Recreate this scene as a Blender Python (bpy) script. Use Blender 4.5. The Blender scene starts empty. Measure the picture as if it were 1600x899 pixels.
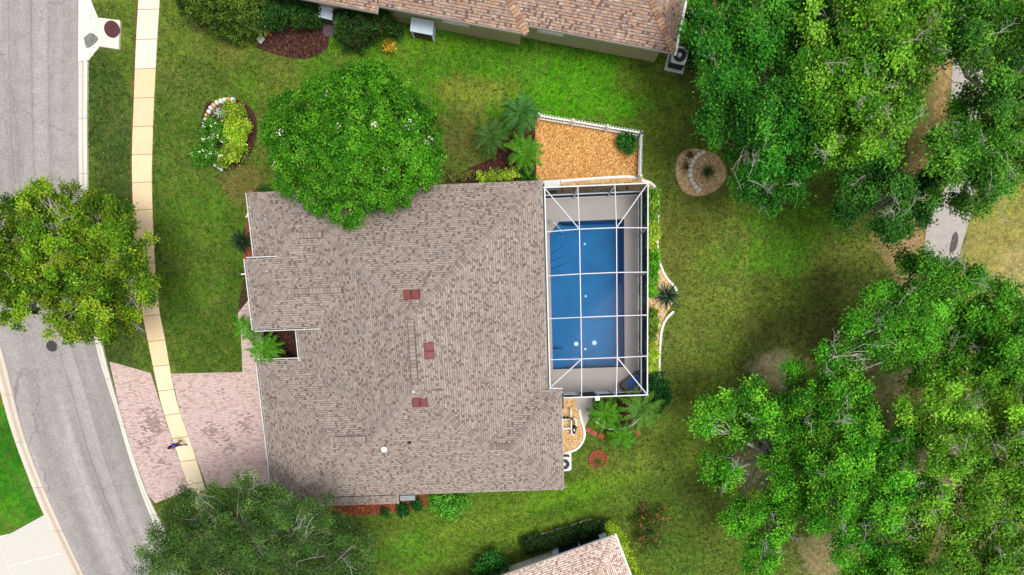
import bpy, math, random
import numpy as np
from mathutils import Vector, Matrix

# ------------------------------------------------------------------ camera, sky, sun, exposure
scn = bpy.context.scene
FOC, TX, TY, PPX, PPY, CAMH = 850.0, math.radians(-9.796), math.radians(0.468), 811.66, 666.66, 35.4
ROT = Matrix.Rotation(TX, 3, 'X') @ Matrix.Rotation(TY, 3, 'Y')
cam_data = bpy.data.cameras.new('camera')
cam = bpy.data.objects.new('camera', cam_data)
scn.collection.objects.link(cam)
cam.matrix_world = Matrix.Translation((0, 0, CAMH)) @ ROT.to_4x4()
cam_data.sensor_fit = 'HORIZONTAL'
cam_data.sensor_width = 36.0
cam_data.lens = FOC / 1600 * 36
cam_data.shift_x = (800 - PPX) / 1600
cam_data.shift_y = (PPY - 449.5) / 1600
cam_data.clip_start = 0.5
cam_data.clip_end = 2000
scn.camera = cam

SUN_EL, SUN_AZ = math.radians(72), math.radians(-20)      # azimuth counter-clockwise from +X (upper right of the picture)
world = bpy.data.worlds.new('World'); scn.world = world; world.use_nodes = True
wn = world.node_tree.nodes; wl = world.node_tree.links
sky = wn.new('ShaderNodeTexSky'); sky.sky_type = 'NISHITA'; sky.sun_disc = False
sky.sun_elevation = SUN_EL; sky.sun_rotation = math.pi / 2 - SUN_AZ
sky.dust_density = 4.0; sky.air_density = 1.0; sky.ozone_density = 1.0
hs = wn.new('ShaderNodeHueSaturation'); hs.inputs['Saturation'].default_value = 0.22   # bright veiled sky
wl.new(sky.outputs[0], hs.inputs['Color'])
wl.new(hs.outputs[0], wn['Background'].inputs['Color'])
wn['Background'].inputs['Strength'].default_value = 0.105
sd = bpy.data.lights.new('sun', 'SUN'); sd.energy = 1.5; sd.angle = math.radians(26); sd.color = (1.0, 0.96, 0.9)
sun = bpy.data.objects.new('sun', sd); scn.collection.objects.link(sun)
sdir = Vector((math.cos(SUN_EL) * math.cos(SUN_AZ), math.cos(SUN_EL) * math.sin(SUN_AZ), math.sin(SUN_EL)))
sun.rotation_euler = sdir.to_track_quat('Z', 'Y').to_euler(); sun.location = (20, 20, 60)
vs = scn.view_settings
vs.view_transform = 'Standard'; vs.look = 'None'; vs.exposure = 0.76; vs.gamma = 1; vs.use_curve_mapping = False

rng = np.random.default_rng(7)
random.seed(7)
COL = scn.collection

# ------------------------------------------------------------------ helpers
def G(x, y, z=0.0):
    """survey point: where the ray of photo pixel (x, y) meets the level z"""
    d = ROT @ Vector(((x - PPX) / FOC, -(y - PPY) / FOC, -1.0))
    s = (CAMH - z) / -d.z
    return Vector((d.x * s, d.y * s, z))

def s2l(c):
    c = np.array(c, float) / 255.0
    return np.where(c <= 0.04045, c / 12.92, ((c + 0.055) / 1.055) ** 2.4)

def rgb(r, g, b, k=0.85):
    v = s2l((r, g, b)) * k
    return (float(v[0]), float(v[1]), float(v[2]), 1.0)

def tag(o, label=None, cat=None, group=None, kind=None):
    if label: o['label'] = label
    if cat: o['category'] = cat
    if group: o['group'] = group
    if kind: o['kind'] = kind
    return o

def empty(name, loc, rz=0.0, label=None, cat=None, group=None):
    o = bpy.data.objects.new(name, None); COL.objects.link(o)
    o.location = loc; o.rotation_euler = (0, 0, rz); o.empty_display_size = 0.3
    return tag(o, label, cat, group)

def link(name, mesh, parent=None, loc=None, rot=None, scale=None):
    o = bpy.data.objects.new(name, mesh); COL.objects.link(o)
    if parent: o.parent = parent
    if loc is not None: o.location = loc
    if rot is not None: o.rotation_euler = rot
    if scale is not None: o.scale = scale
    return o

def np_mesh(name, V, F, mat, colr=None, smooth=False):
    """fast mesh from an (n,3) array and an (m,k) array of equal faces"""
    V = np.asarray(V, np.float32); F = np.asarray(F, np.int32)
    me = bpy.data.meshes.new(name)
    me.vertices.add(len(V)); me.vertices.foreach_set('co', V.ravel())
    k = F.shape[1]
    me.loops.add(F.size); me.loops.foreach_set('vertex_index', F.ravel())
    me.polygons.add(len(F)); me.polygons.foreach_set('loop_start', np.arange(0, F.size, k, dtype=np.int32))
    if smooth: me.polygons.foreach_set('use_smooth', np.ones(len(F), bool))
    me.update(calc_edges=True)
    if colr is not None:
        at = me.attributes.new('col', 'FLOAT_COLOR', 'POINT')
        c = np.ones((len(V), 4), np.float32); c[:, :3] = colr
        at.data.foreach_set('color', c.ravel())
    me.materials.append(mat)
    return me

class MB:
    def __init__(s): s.v = []; s.f = []; s.c = []
    def add(s, vs, fs, col=None):
        n = len(s.v); s.v += [tuple(p) for p in vs]; s.f += [tuple(i + n for i in f) for f in fs]
        s.c += [col or (1, 1, 1)] * len(vs)
    def box(s, x0, y0, z0, x1, y1, z1, col=None):
        s.add([(x0, y0, z0), (x1, y0, z0), (x1, y1, z0), (x0, y1, z0), (x0, y0, z1), (x1, y0, z1), (x1, y1, z1), (x0, y1, z1)],
              [(3, 2, 1, 0), (4, 5, 6, 7), (0, 1, 5, 4), (1, 2, 6, 5), (2, 3, 7, 6), (3, 0, 4, 7)], col)
    def bbox(s, x0, y0, z0, x1, y1, z1, b=0.02, col=None):
        """box with a chamfered top"""
        s.add([(x0, y0, z0), (x1, y0, z0), (x1, y1, z0), (x0, y1, z0), (x0, y0, z1 - b), (x1, y0, z1 - b), (x1, y1, z1 - b), (x0, y1, z1 - b),
               (x0 + b, y0 + b, z1), (x1 - b, y0 + b, z1), (x1 - b, y1 - b, z1), (x0 + b, y1 - b, z1)],
              [(3, 2, 1, 0), (8, 9, 10, 11), (0, 1, 5, 4), (1, 2, 6, 5), (2, 3, 7, 6), (3, 0, 4, 7),
               (4, 5, 9, 8), (5, 6, 10, 9), (6, 7, 11, 10), (7, 4, 8, 11)], col)
    def bar(s, p, q, w, h, col=None):
        p = Vector(p); q = Vector(q); d = (q - p).normalized()
        up = Vector((0, 0, 1)) if abs(d.z) < 0.95 else Vector((0, 1, 0))
        a = d.cross(up).normalized() * w / 2; b = a.cross(d).normalized() * h / 2
        vs = [p - a - b, p + a - b, p + a + b, p - a + b, q - a - b, q + a - b, q + a + b, q - a + b]
        s.add(vs, [(0, 1, 2, 3), (7, 6, 5, 4), (0, 4, 5, 1), (1, 5, 6, 2), (2, 6, 7, 3), (3, 7, 4, 0)], col)
    def tube(s, pts, rad, n=8, col=None, cap=True):
        pts = [Vector(p) for p in pts]
        if not hasattr(rad, '__len__'): rad = [rad] * len(pts)
        rings = []; prev = None
        for i, p in enumerate(pts):
            d = (pts[min(i + 1, len(pts) - 1)] - pts[max(i - 1, 0)]).normalized()
            if prev is None:
                up = Vector((0, 0, 1)) if abs(d.z) < 0.9 else Vector((1, 0, 0))
                a = d.cross(up).normalized()
            else:
                a = (prev - d * prev.dot(d)).normalized()
            prev = a; b = d.cross(a)
            rings.append([p + (a * math.cos(2 * math.pi * k / n) + b * math.sin(2 * math.pi * k / n)) * rad[i] for k in range(n)])
        vs = [v for r in rings for v in r]; fs = []
        for i in range(len(rings) - 1):
            for k in range(n):
                fs.append((i * n + k, i * n + (k + 1) % n, (i + 1) * n + (k + 1) % n, (i + 1) * n + k))
        if cap: fs += [tuple(range(n - 1, -1, -1)), tuple((len(rings) - 1) * n + k for k in range(n))]
        s.add(vs, fs, col)
    def lathe(s, c, prof, n=24, col=None):
        c = Vector(c); vs = []
        for r, z in prof:
            vs += [c + Vector((r * math.cos(2 * math.pi * k / n), r * math.sin(2 * math.pi * k / n), z)) for k in range(n)]
        fs = [(i * n + k, i * n + (k + 1) % n, (i + 1) * n + (k + 1) % n, (i + 1) * n + k) for i in range(len(prof) - 1) for k in range(n)]
        fs.append(tuple((len(prof) - 1) * n + k for k in range(n)))
        s.add(vs, fs, col)
    def prism(s, poly, z0, z1, col=None):
        """poly counter-clockwise in plan"""
        n = len(poly)
        ar = sum(poly[i][0] * poly[(i + 1) % n][1] - poly[(i + 1) % n][0] * poly[i][1] for i in range(n))
        if ar < 0: poly = poly[::-1]
        s.add([(p[0], p[1], z0) for p in poly] + [(p[0], p[1], z1) for p in poly],
              [tuple(range(n - 1, -1, -1)), tuple(range(n, 2 * n))] + [(i, (i + 1) % n, n + (i + 1) % n, n + i) for i in range(n)], col)
    def mesh(s, name, mat, off=None, smooth=False):
        v = s.v if off is None else [(p[0] - off[0], p[1] - off[1], p[2] - (off[2] if len(off) > 2 else 0)) for p in s.v]
        me = bpy.data.meshes.new(name); me.from_pydata(v, [], s.f); me.update()
        at = me.attributes.new('col', 'FLOAT_COLOR', 'POINT')
        c = np.ones((len(v), 4), np.float32); c[:, :3] = np.array(s.c, np.float32).reshape(-1, 3)
        at.data.foreach_set('color', c.ravel())
        if smooth: me.polygons.foreach_set('use_smooth', np.ones(len(me.polygons), bool))
        me.materials.append(mat)
        return me
    def build(s, name, mat, parent=None, off=None, smooth=False):
        return link(name, s.mesh(name, mat, off, smooth), parent)

def copy_tree(o, parent=None):
    c = o.copy(); COL.objects.link(c); c.parent = parent
    for ch in o.children: copy_tree(ch, c)
    return c

def spline(pts, step=0.5):
    """Catmull-Rom through plan points, resampled"""
    P = [np.array(p[:2], float) for p in pts]
    P = [2 * P[0] - P[1]] + P + [2 * P[-1] - P[-2]]
    out = []
    for i in range(1, len(P) - 2):
        a, b, c, d = P[i - 1], P[i], P[i + 1], P[i + 2]
        n = max(2, int(np.linalg.norm(c - b) / step))
        for t in np.arange(n) / n:
            out.append(0.5 * ((2 * b) + (-a + c) * t + (2 * a - 5 * b + 4 * c - d) * t * t + (-a + 3 * b - 3 * c + d) * t ** 3))
    out.append(P[-2]); return np.array(out)

def px_line(pts, step=0.5, z=0.0):
    return spline([G(x, y, z) for x, y in pts], step)

def resample(P, n):
    d = np.r_[0, np.cumsum(np.linalg.norm(np.diff(P, axis=0), axis=1))]
    t = np.linspace(0, d[-1], n)
    return np.c_[np.interp(t, d, P[:, 0]), np.interp(t, d, P[:, 1])]

# ------------------------------------------------------------------ materials
class NT:
    def __init__(s, name):
        s.m = bpy.data.materials.new(name); s.m.use_nodes = True
        s.t = s.m.node_tree; s.n = s.t.nodes; s.b = s.n['Principled BSDF']
    def new(s, t, **kw):
        n = s.n.new(t)
        for k, v in kw.items():
            if k in n.inputs: n.inputs[k].default_value = v
            else: setattr(n, k, v)
        return n
    def link(s, a, b): s.t.links.new(a, b)
    def coord(s, out='Object'):
        return s.new('ShaderNodeTexCoord').outputs[out]
    def noise(s, scale, detail=4, rough=0.6, vec=None, out='Fac', dist=0.0):
        n = s.new('ShaderNodeTexNoise', Scale=scale, Detail=detail, Roughness=rough, Distortion=dist)
        s.link(vec if vec is not None else s.coord(), n.inputs['Vector']); return n.outputs[out]
    def ramp(s, fac, stops):
        r = s.new('ShaderNodeValToRGB'); e = r.color_ramp.elements
        while len(e) < len(stops): e.new(0.5)
        for i, (p, c) in enumerate(stops):
            e[i].position = p; e[i].color = c if len(c) == 4 else (*c, 1)
        s.link(fac, r.inputs[0]); return r.outputs[0]
    def mix(s, a, b, fac, mode='MIX'):
        m = s.new('ShaderNodeMix', data_type='RGBA', blend_type=mode)
        for sock, v in ((m.inputs[6], a), (m.inputs[7], b), (m.inputs[0], fac)):
            if hasattr(v, 'default_value') and hasattr(v, 'links'): s.link(v, sock)
            elif isinstance(v, (int, float)): sock.default_value = v
            else: sock.default_value = v
        return m.outputs[2]
    def bump(s, h, strength=0.3, dist=0.02):
        b = s.new('ShaderNodeBump', Strength=strength, Distance=dist)
        s.link(h, b.inputs['Height']); s.link(b.outputs[0], s.b.inputs['Normal'])
    def attr(s, name='col'):
        a = s.new('ShaderNodeAttribute'); a.attribute_name = name; return a.outputs['Color']

def simple(name, c, rough=0.6, var=0.15, scale=6.0, metal=0.0, bump=0.0, spec=0.3, bscale=None):
    t = NT(name)
    lo = (c[0] * (1 - var), c[1] * (1 - var), c[2] * (1 - var), 1); hi = (min(1, c[0] * (1 + var)), min(1, c[1] * (1 + var)), min(1, c[2] * (1 + var)), 1)
    f = t.noise(scale, 6, 0.65)
    t.link(t.ramp(f, [(0.3, lo), (0.7, hi)]), t.b.inputs['Base Color'])
    t.b.inputs['Roughness'].default_value = rough; t.b.inputs['Metallic'].default_value = metal
    t.b.inputs['Specular IOR Level'].default_value = spec
    if bump: t.bump(t.noise(bscale or scale * 4, 6, 0.7), bump, 0.02)
    return t.m

def attr_mat(name, rough=0.8, nscale=25.0, namt=0.35, bump=0.3, spec=0.2):
    """colour carried piece by piece, with fine grain on top"""
    t = NT(name)
    f = t.noise(nscale, 4, 0.7)
    g = t.ramp(f, [(0.25, (1 - namt,) * 3), (0.75, (1 + namt * 0.4,) * 3)])
    t.link(t.mix(t.attr(), g, 1.0, 'MULTIPLY'), t.b.inputs['Base Color'])
    t.b.inputs['Roughness'].default_value = rough; t.b.inputs['Specular IOR Level'].default_value = spec
    if bump: t.bump(f, bump, 0.01)
    return t.m

def leaf_mat(name, trans=0.3, rough=0.5, gain=1.0):
    t = NT(name)
    c = t.attr()
    t.link(c, t.b.inputs['Base Color'])
    t.b.inputs['Roughness'].default_value = rough; t.b.inputs['Specular IOR Level'].default_value = 0.12
    tr = t.new('ShaderNodeBsdfTranslucent'); t.link(c, tr.inputs['Color'])
    mx = t.new('ShaderNodeMixShader'); mx.inputs[0].default_value = trans
    t.link(t.b.outputs[0], mx.inputs[1]); t.link(tr.outputs[0], mx.inputs[2])
    t.link(mx.outputs[0], t.n['Material Output'].inputs['Surface'])
    return t.m

def make_ground_mat():
    t = NT('lawn_grass')
    c = t.attr()
    vec = t.coord()
    n1 = t.noise(0.8, 5, 0.62, vec)
    n2 = t.noise(3.2, 6, 0.75, vec)
    n3 = t.noise(11, 5, 0.8, vec)
    n4 = t.noise(0.30, 5, 0.65, vec, dist=0.7)
    n5 = t.noise(1.7, 5, 0.7, vec, dist=0.3)
    a = t.mix(c, t.ramp(n1, [(0.3, (0.72, 0.76, 0.74)), (0.7, (1.28, 1.2, 1.15))]), 1.0, 'MULTIPLY')
    a = t.mix(a, t.ramp(n2, [(0.30, (0.55, 0.62, 0.6)), (0.5, (1, 1, 1)), (0.72, (1.5, 1.36, 1.35))]), 1.0, 'MULTIPLY')
    a = t.mix(a, t.ramp(n3, [(0.28, (0.32, 0.38, 0.36)), (0.5, (0.95, 0.95, 0.95)), (0.72, (2.1, 1.85, 1.8))]), 1.0, 'MULTIPLY')
    dry = t.ramp(n4, [(0.46, (0, 0, 0)), (0.64, (1, 1, 1))])
    speck = t.ramp(n3, [(0.42, (0, 0, 0)), (0.62, (1, 1, 1))])
    m = t.mix(dry, speck, 1.0, 'MULTIPLY')
    a = t.mix(a, rgb(158, 144, 88), t.mix((0, 0, 0, 1), m, 0.30))
    soil = t.mix(t.ramp(n5, [(0.54, (0, 0, 0)), (0.68, (1, 1, 1))]), t.ramp(n3, [(0.6, (1, 1, 1)), (0.42, (0, 0, 0))]), 1.0, 'MULTIPLY')
    a = t.mix(a, rgb(104, 84, 52), t.mix((0, 0, 0, 1), soil, 0.45))
    t.link(a, t.b.inputs['Base Color'])
    t.b.inputs['Roughness'].default_value = 0.9; t.b.inputs['Specular IOR Level'].default_value = 0.15
    t.bump(n3, 0.8, 0.06)
    return t.m

def make_road_mat():
    t = NT('asphalt')
    uv = t.coord('UV'); ob = t.coord()
    sp = t.new('ShaderNodeSeparateXYZ'); t.link(uv, sp.inputs[0])
    # lengthwise tyre lanes and seams follow the road
    mp = t.new('ShaderNodeMapping'); mp.inputs['Scale'].default_value = (5.0, 0.035, 1); t.link(uv, mp.inputs[0])
    lane = t.noise(1.0, 3, 0.55, mp.outputs[0])
    base = t.ramp(lane, [(0.3, rgb(140, 135, 133)), (0.55, rgb(162, 156, 154)), (0.75, rgb(178, 172, 170))])
    g1 = t.noise(13, 5, 0.85, ob)
    base = t.mix(base, t.ramp(g1, [(0.30, (0.55, 0.55, 0.56)), (0.5, (1, 1, 1)), (0.72, (1.5, 1.49, 1.5))]), 1.0, 'MULTIPLY')
    g2 = t.noise(1.3, 4, 0.6, ob)
    base = t.mix(base, t.ramp(g2, [(0.3, (0.9, 0.9, 0.9)), (0.7, (1.08, 1.08, 1.08))]), 1.0, 'MULTIPLY')
    # cracks: thin wandering lines
    w = t.noise(0.6, 6, 0.6, ob, 'Color')
    add = t.new('ShaderNodeVectorMath', operation='MULTIPLY_ADD'); t.link(w, add.inputs[0]); add.inputs[1].default_value = (2.2, 2.2, 0); t.link(ob, add.inputs[2])
    vo = t.new('ShaderNodeTexVoronoi', feature='DISTANCE_TO_EDGE', Scale=0.13); t.link(add.outputs[0], vo.inputs['Vector'])
    ck = t.ramp(vo.outputs['Distance'], [(0.0, (0.45, 0.44, 0.44)), (0.0035, (1, 1, 1))])
    base = t.mix(base, ck, 0.6, 'MULTIPLY')
    # longitudinal construction seams, broken up
    for pos, wd, amt in ((0.42, 0.010, 0.55), (0.60, 0.012, 0.75), (0.74, 0.02, 0.5), (0.985, 0.02, 0.8)):
        mth = t.new('ShaderNodeMath', operation='SUBTRACT'); t.link(sp.outputs[0], mth.inputs[0]); mth.inputs[1].default_value = pos
        wob = t.new('ShaderNodeMath', operation='MULTIPLY_ADD'); t.link(g2, wob.inputs[0]); wob.inputs[1].default_value = 0.03; t.link(mth.outputs[0], wob.inputs[2])
        sb = t.new('ShaderNodeMath', operation='SUBTRACT'); t.link(wob.outputs[0], sb.inputs[0]); sb.inputs[1].default_value = 0.015
        ab = t.new('ShaderNodeMath', operation='ABSOLUTE'); t.link(sb.outputs[0], ab.inputs[0])
        ln = t.ramp(ab.outputs[0], [(0.0, (1, 1, 1)), (wd, (0, 0, 0))])
        ln = t.mix(ln, t.ramp(lane, [(0.35, (1, 1, 1)), (0.6, (0.25, 0.25, 0.25))]), 1.0, 'MULTIPLY')
        base = t.mix(base, rgb(105, 100, 102), t.mix((0, 0, 0, 1), ln, amt))
    t.link(base, t.b.inputs['Base Color'])
    t.b.inputs['Roughness'].default_value = 0.85; t.b.inputs['Specular IOR Level'].default_value = 0.25
    t.bump(g1, 0.5, 0.015)
    return t.m

def concrete(name, c, stain=(120, 108, 88), amt=0.4, scale=1.6):
    t = NT(name); ob = t.coord()
    n1 = t.noise(scale, 6, 0.65, ob); n2 = t.noise(30, 4, 0.7, ob)
    base = t.mix(t.attr(), t.ramp(n1, [(0.35, (1, 1, 1)), (0.75, (0.86, 0.84, 0.8))]), amt, 'MULTIPLY')
    base = t.mix(base, t.ramp(n2, [(0.3, (0.86, 0.86, 0.86)), (0.7, (1.06, 1.06, 1.06))]), 1.0, 'MULTIPLY')
    base = t.mix(base, c, 1.0, 'MULTIPLY')
    sp = t.ramp(t.noise(0.7, 8, 0.75, ob), [(0.6, (0, 0, 0)), (0.8, (1, 1, 1))])
    base = t.mix(base, rgb(*stain), t.mix((0, 0, 0, 1), sp, amt))
    t.link(base, t.b.inputs['Base Color']); t.b.inputs['Roughness'].default_value = 0.85
    t.b.inputs['Specular IOR Level'].default_value = 0.25
    t.bump(n2, 0.15, 0.01)
    return t.m

def screen_mat(name, c, opacity):
    t = NT(name)
    d = t.new('ShaderNodeBsdfDiffuse'); d.inputs['Color'].default_value = c
    tr = t.new('ShaderNodeBsdfTransparent')
    w = t.noise(60, 2, 0.5)
    r = t.ramp(w, [(0.3, (opacity * 0.92,) * 3), (0.7, (min(1, opacity * 1.08),) * 3)])
    mx = t.new('ShaderNodeMixShader'); t.link(r, mx.inputs[0])
    t.link(tr.outputs[0], mx.inputs[1]); t.link(d.outputs[0], mx.inputs[2])
    t.link(mx.outputs[0], t.n['Material Output'].inputs['Surface'])
    return t.m

M = {}
M['ground'] = make_ground_mat()
M['road'] = make_road_mat()
M['walk'] = concrete('sidewalk_concrete', (1, 1, 1, 1), (150, 128, 96), 0.35)
M['kerb'] = concrete('kerb_concrete', (1, 1, 1, 1), (150, 140, 125), 0.5)
M['white_conc'] = concrete('pale_concrete', rgb(236, 234, 230, 0.8), (190, 184, 172), 0.3)
M['deck'] = concrete('pool_deck_concrete', rgb(184, 177, 173, 0.85), (140, 134, 132), 0.3, 0.8)
M['paver'] = attr_mat('driveway_paver', 0.85, 18, 0.3, 0.25)
M['shingle'] = attr_mat('asphalt_shingle', 0.92, 30, 0.4, 0.4, 0.1)
M['roof_deck'] = simple('roof_underlay', rgb(100, 90, 84), 0.9)  # dark tone doubles as painted shadow lines in the shingle gaps
M['white'] = simple('white_metal', rgb(250, 248, 246, 0.92), 0.4, 0.04, 3)
M['gutter'] = simple('gutter_metal', rgb(216, 214, 208, 0.85), 0.45, 0.1, 2)
M['gutter_in'] = simple('gutter_trough_dirt', rgb(95, 90, 84), 0.9, 0.35, 5)
M['fascia'] = simple('fascia_board', rgb(196, 190, 182, 0.85), 0.6, 0.08)
M['stucco_tan'] = simple('tan_stucco', rgb(178, 168, 128, 0.85), 0.9, 0.08, 3, bump=0.4, bscale=40)
M['stucco_grey'] = simple('grey_beige_stucco', rgb(200, 190, 176, 0.85), 0.9, 0.08, 3, bump=0.4, bscale=40)
M['stucco_white'] = simple('white_stucco', rgb(232, 228, 218, 0.85), 0.9, 0.06, 3, bump=0.3, bscale=40)
M['glass'] = simple('dark_window_glass', rgb(38, 44, 48), 0.08, 0.2, 1, spec=0.6)
M['beam'] = simple('white_cage_aluminium', rgb(224, 226, 228, 0.8), 0.4, 0.03, 2)
M['rail_blue'] = simple('shaded_aluminium_rail', rgb(205, 212, 222, 0.85), 0.4, 0.06, 2)
M['screen_flat'] = screen_mat('roof_screen', rgb(52, 54, 58), 0.04)
M['screen_ring'] = screen_mat('sloped_screen', rgb(40, 44, 50), 0.09)
M['screen_wall'] = screen_mat('wall_screen', rgb(48, 54, 66), 0.80)
M['mulch_orange'] = simple('orange_mulch_bed', rgb(196, 146, 84), 0.95, 0.35, 9, bump=0.8, bscale=30)
M['mulch_brown'] = simple('brown_mulch_bed', rgb(70, 44, 36), 0.95, 0.5, 8, bump=0.8, bscale=30)
M['mulch_red'] = simple('red_mulch_bed', rgb(132, 72, 48), 0.95, 0.4, 8, bump=0.8, bscale=30)
M['gravel_tan'] = simple('tan_gravel_bed', rgb(214, 182, 134), 0.95, 0.35, 12, bump=0.8, bscale=30)
M['soil'] = simple('bare_soil', rgb(112, 80, 56), 0.95, 0.35, 6, bump=0.6)
M['sand'] = simple('joint_sand', rgb(176, 150, 140), 0.95, 0.2, 8)
M['chip'] = attr_mat('loose_chip', 0.9, 14, 0.3, 0.2)
M['stone'] = attr_mat('edging_stone', 0.85, 16, 0.25, 0.4)
M['edging'] = simple('white_concrete_edging', rgb(240, 236, 226, 0.9), 0.85, 0.10, 4, bump=0.3)
M['bark_grey'] = simple('grey_bark', rgb(164, 160, 150), 0.95, 0.35, 7, bump=0.6)
M['bark_dark'] = simple('dark_bark', rgb(92, 80, 68), 0.95, 0.35, 7, bump=0.6)
M['palm_trunk'] = simple('palm_trunk_fibre', rgb(110, 92, 70), 0.95, 0.35, 14, bump=0.7)
M['leaf'] = leaf_mat('foliage', 0.20, 0.5)
M['leaf_gloss'] = leaf_mat('glossy_foliage', 0.18, 0.38)
M['petal'] = attr_mat('petal', 0.6, 10, 0.1, 0)
M['vent'] = simple('rust_red_vent_metal', rgb(118, 62, 60), 0.55, 0.15, 9)
M['dark'] = simple('black_plastic', rgb(30, 30, 32), 0.5, 0.2)
M['lid_dark'] = simple('cast_iron_lid', rgb(72, 70, 74), 0.7, 0.25, 20, metal=0.3, bump=0.5)
M['lid_red'] = simple('rusted_inlet_lid', rgb(84, 46, 52), 0.7, 0.3, 6, bump=0.5)
M['pvc'] = simple('white_pvc_pipe', rgb(244, 242, 236, 0.86), 0.4, 0.04)
M['terracotta'] = simple('terracotta_block', rgb(168, 88, 66), 0.9, 0.25, 9, bump=0.4)
M['ac_case'] = simple('condenser_case', rgb(214, 216, 212, 0.85), 0.5, 0.08, 4)
M['ac_dark'] = simple('condenser_grille', rgb(46, 50, 52), 0.55, 0.25, 12)
M['pale_blue'] = simple('pale_blue_painted_panel', rgb(206, 224, 238, 0.88), 0.5, 0.06, 3)
M['sling'] = simple('blue_sling_fabric', rgb(54, 108, 164), 0.8, 0.12, 18)
M['wood_dark'] = simple('brown_lounger_frame', rgb(84, 58, 46), 0.6, 0.2, 10)
M['steel'] = simple('polished_steel', rgb(222, 224, 226), 0.35, 0.05, 3, metal=0.4)
M['path'] = simple('worn_grey_path', rgb(176, 168, 162), 0.95, 0.12, 2.5, bump=0.3)
M['patch'] = simple('dark_asphalt_patch', rgb(92, 84, 84), 0.95, 0.25, 6, bump=0.3)
M['skin'] = simple('skin', rgb(150, 100, 78), 0.6, 0.05)
M['shirt'] = simple('blue_shirt_cloth', rgb(44, 48, 168), 0.85, 0.15, 12)
M['shorts'] = simple('charcoal_cloth', rgb(44, 42, 44), 0.9, 0.15, 12)
M['hair'] = simple('dark_hair', rgb(40, 30, 26), 0.7, 0.2, 30)
M['shoe'] = simple('dark_red_shoe', rgb(80, 30, 32), 0.6, 0.2, 20)

def pool_mat():
    t = NT('blue_pool_plaster'); ob = t.coord()
    n = t.noise(1.1, 5, 0.65, ob); n2 = t.noise(9, 5, 0.7, ob)
    c = t.ramp(n, [(0.3, rgb(0, 94, 150, 0.9)), (0.7, rgb(0, 112, 172, 0.9))])
    c = t.mix(c, t.ramp(n2, [(0.3, (0.85, 0.85, 0.85)), (0.7, (1.12, 1.12, 1.12))]), 1.0, 'MULTIPLY')
    t.link(c, t.b.inputs['Base Color']); t.b.inputs['Roughness'].default_value = 0.7
    return t.m
M['pool'] = pool_mat()
def water_mat():
    t = NT('pool_water'); ob = t.coord()
    tr = t.new('ShaderNodeBsdfTransparent'); tr.inputs['Color'].default_value = (0.72, 0.93, 0.97, 1)
    gl = t.new('ShaderNodeBsdfGlossy', Roughness=0.06)
    fr = t.new('ShaderNodeFresnel', IOR=1.13)
    b = t.new('ShaderNodeBump', Strength=0.12, Distance=0.02); t.link(t.noise(3.0, 3, 0.5, ob), b.inputs['Height'])
    t.link(b.outputs[0], gl.inputs['Normal']); t.link(b.outputs[0], fr.inputs['Normal'])
    mx = t.new('ShaderNodeMixShader'); t.link(fr.outputs[0], mx.inputs[0]); t.link(tr.outputs[0], mx.inputs[1]); t.link(gl.outputs[0], mx.inputs[2])
    t.link(mx.outputs[0], t.n['Material Output'].inputs['Surface'])
    return t.m
M['water'] = water_mat()
def stripe_mat():
    t = NT('striped_cushion'); ob = t.coord()
    w = t.new('ShaderNodeTexWave', wave_type='BANDS', bands_direction='X', Scale=2.2); t.link(ob, w.inputs['Vector'])
    t.link(t.ramp(w.outputs['Fac'], [(0.35, rgb(70, 44, 52)), (0.5, rgb(226, 218, 214)), (0.75, rgb(60, 62, 92))]), t.b.inputs['Base Color'])
    t.b.inputs['Roughness'].default_value = 0.9
    return t.m
M['stripe'] = stripe_mat()

# ------------------------------------------------------------------ frames of the three houses
HA = math.radians(2.03)
def HW(u, v, z=0.0, a=HA):
    return Vector((u * math.cos(a) - v * math.sin(a), u * math.sin(a) + v * math.cos(a), z))
PIT = 0.42

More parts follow.
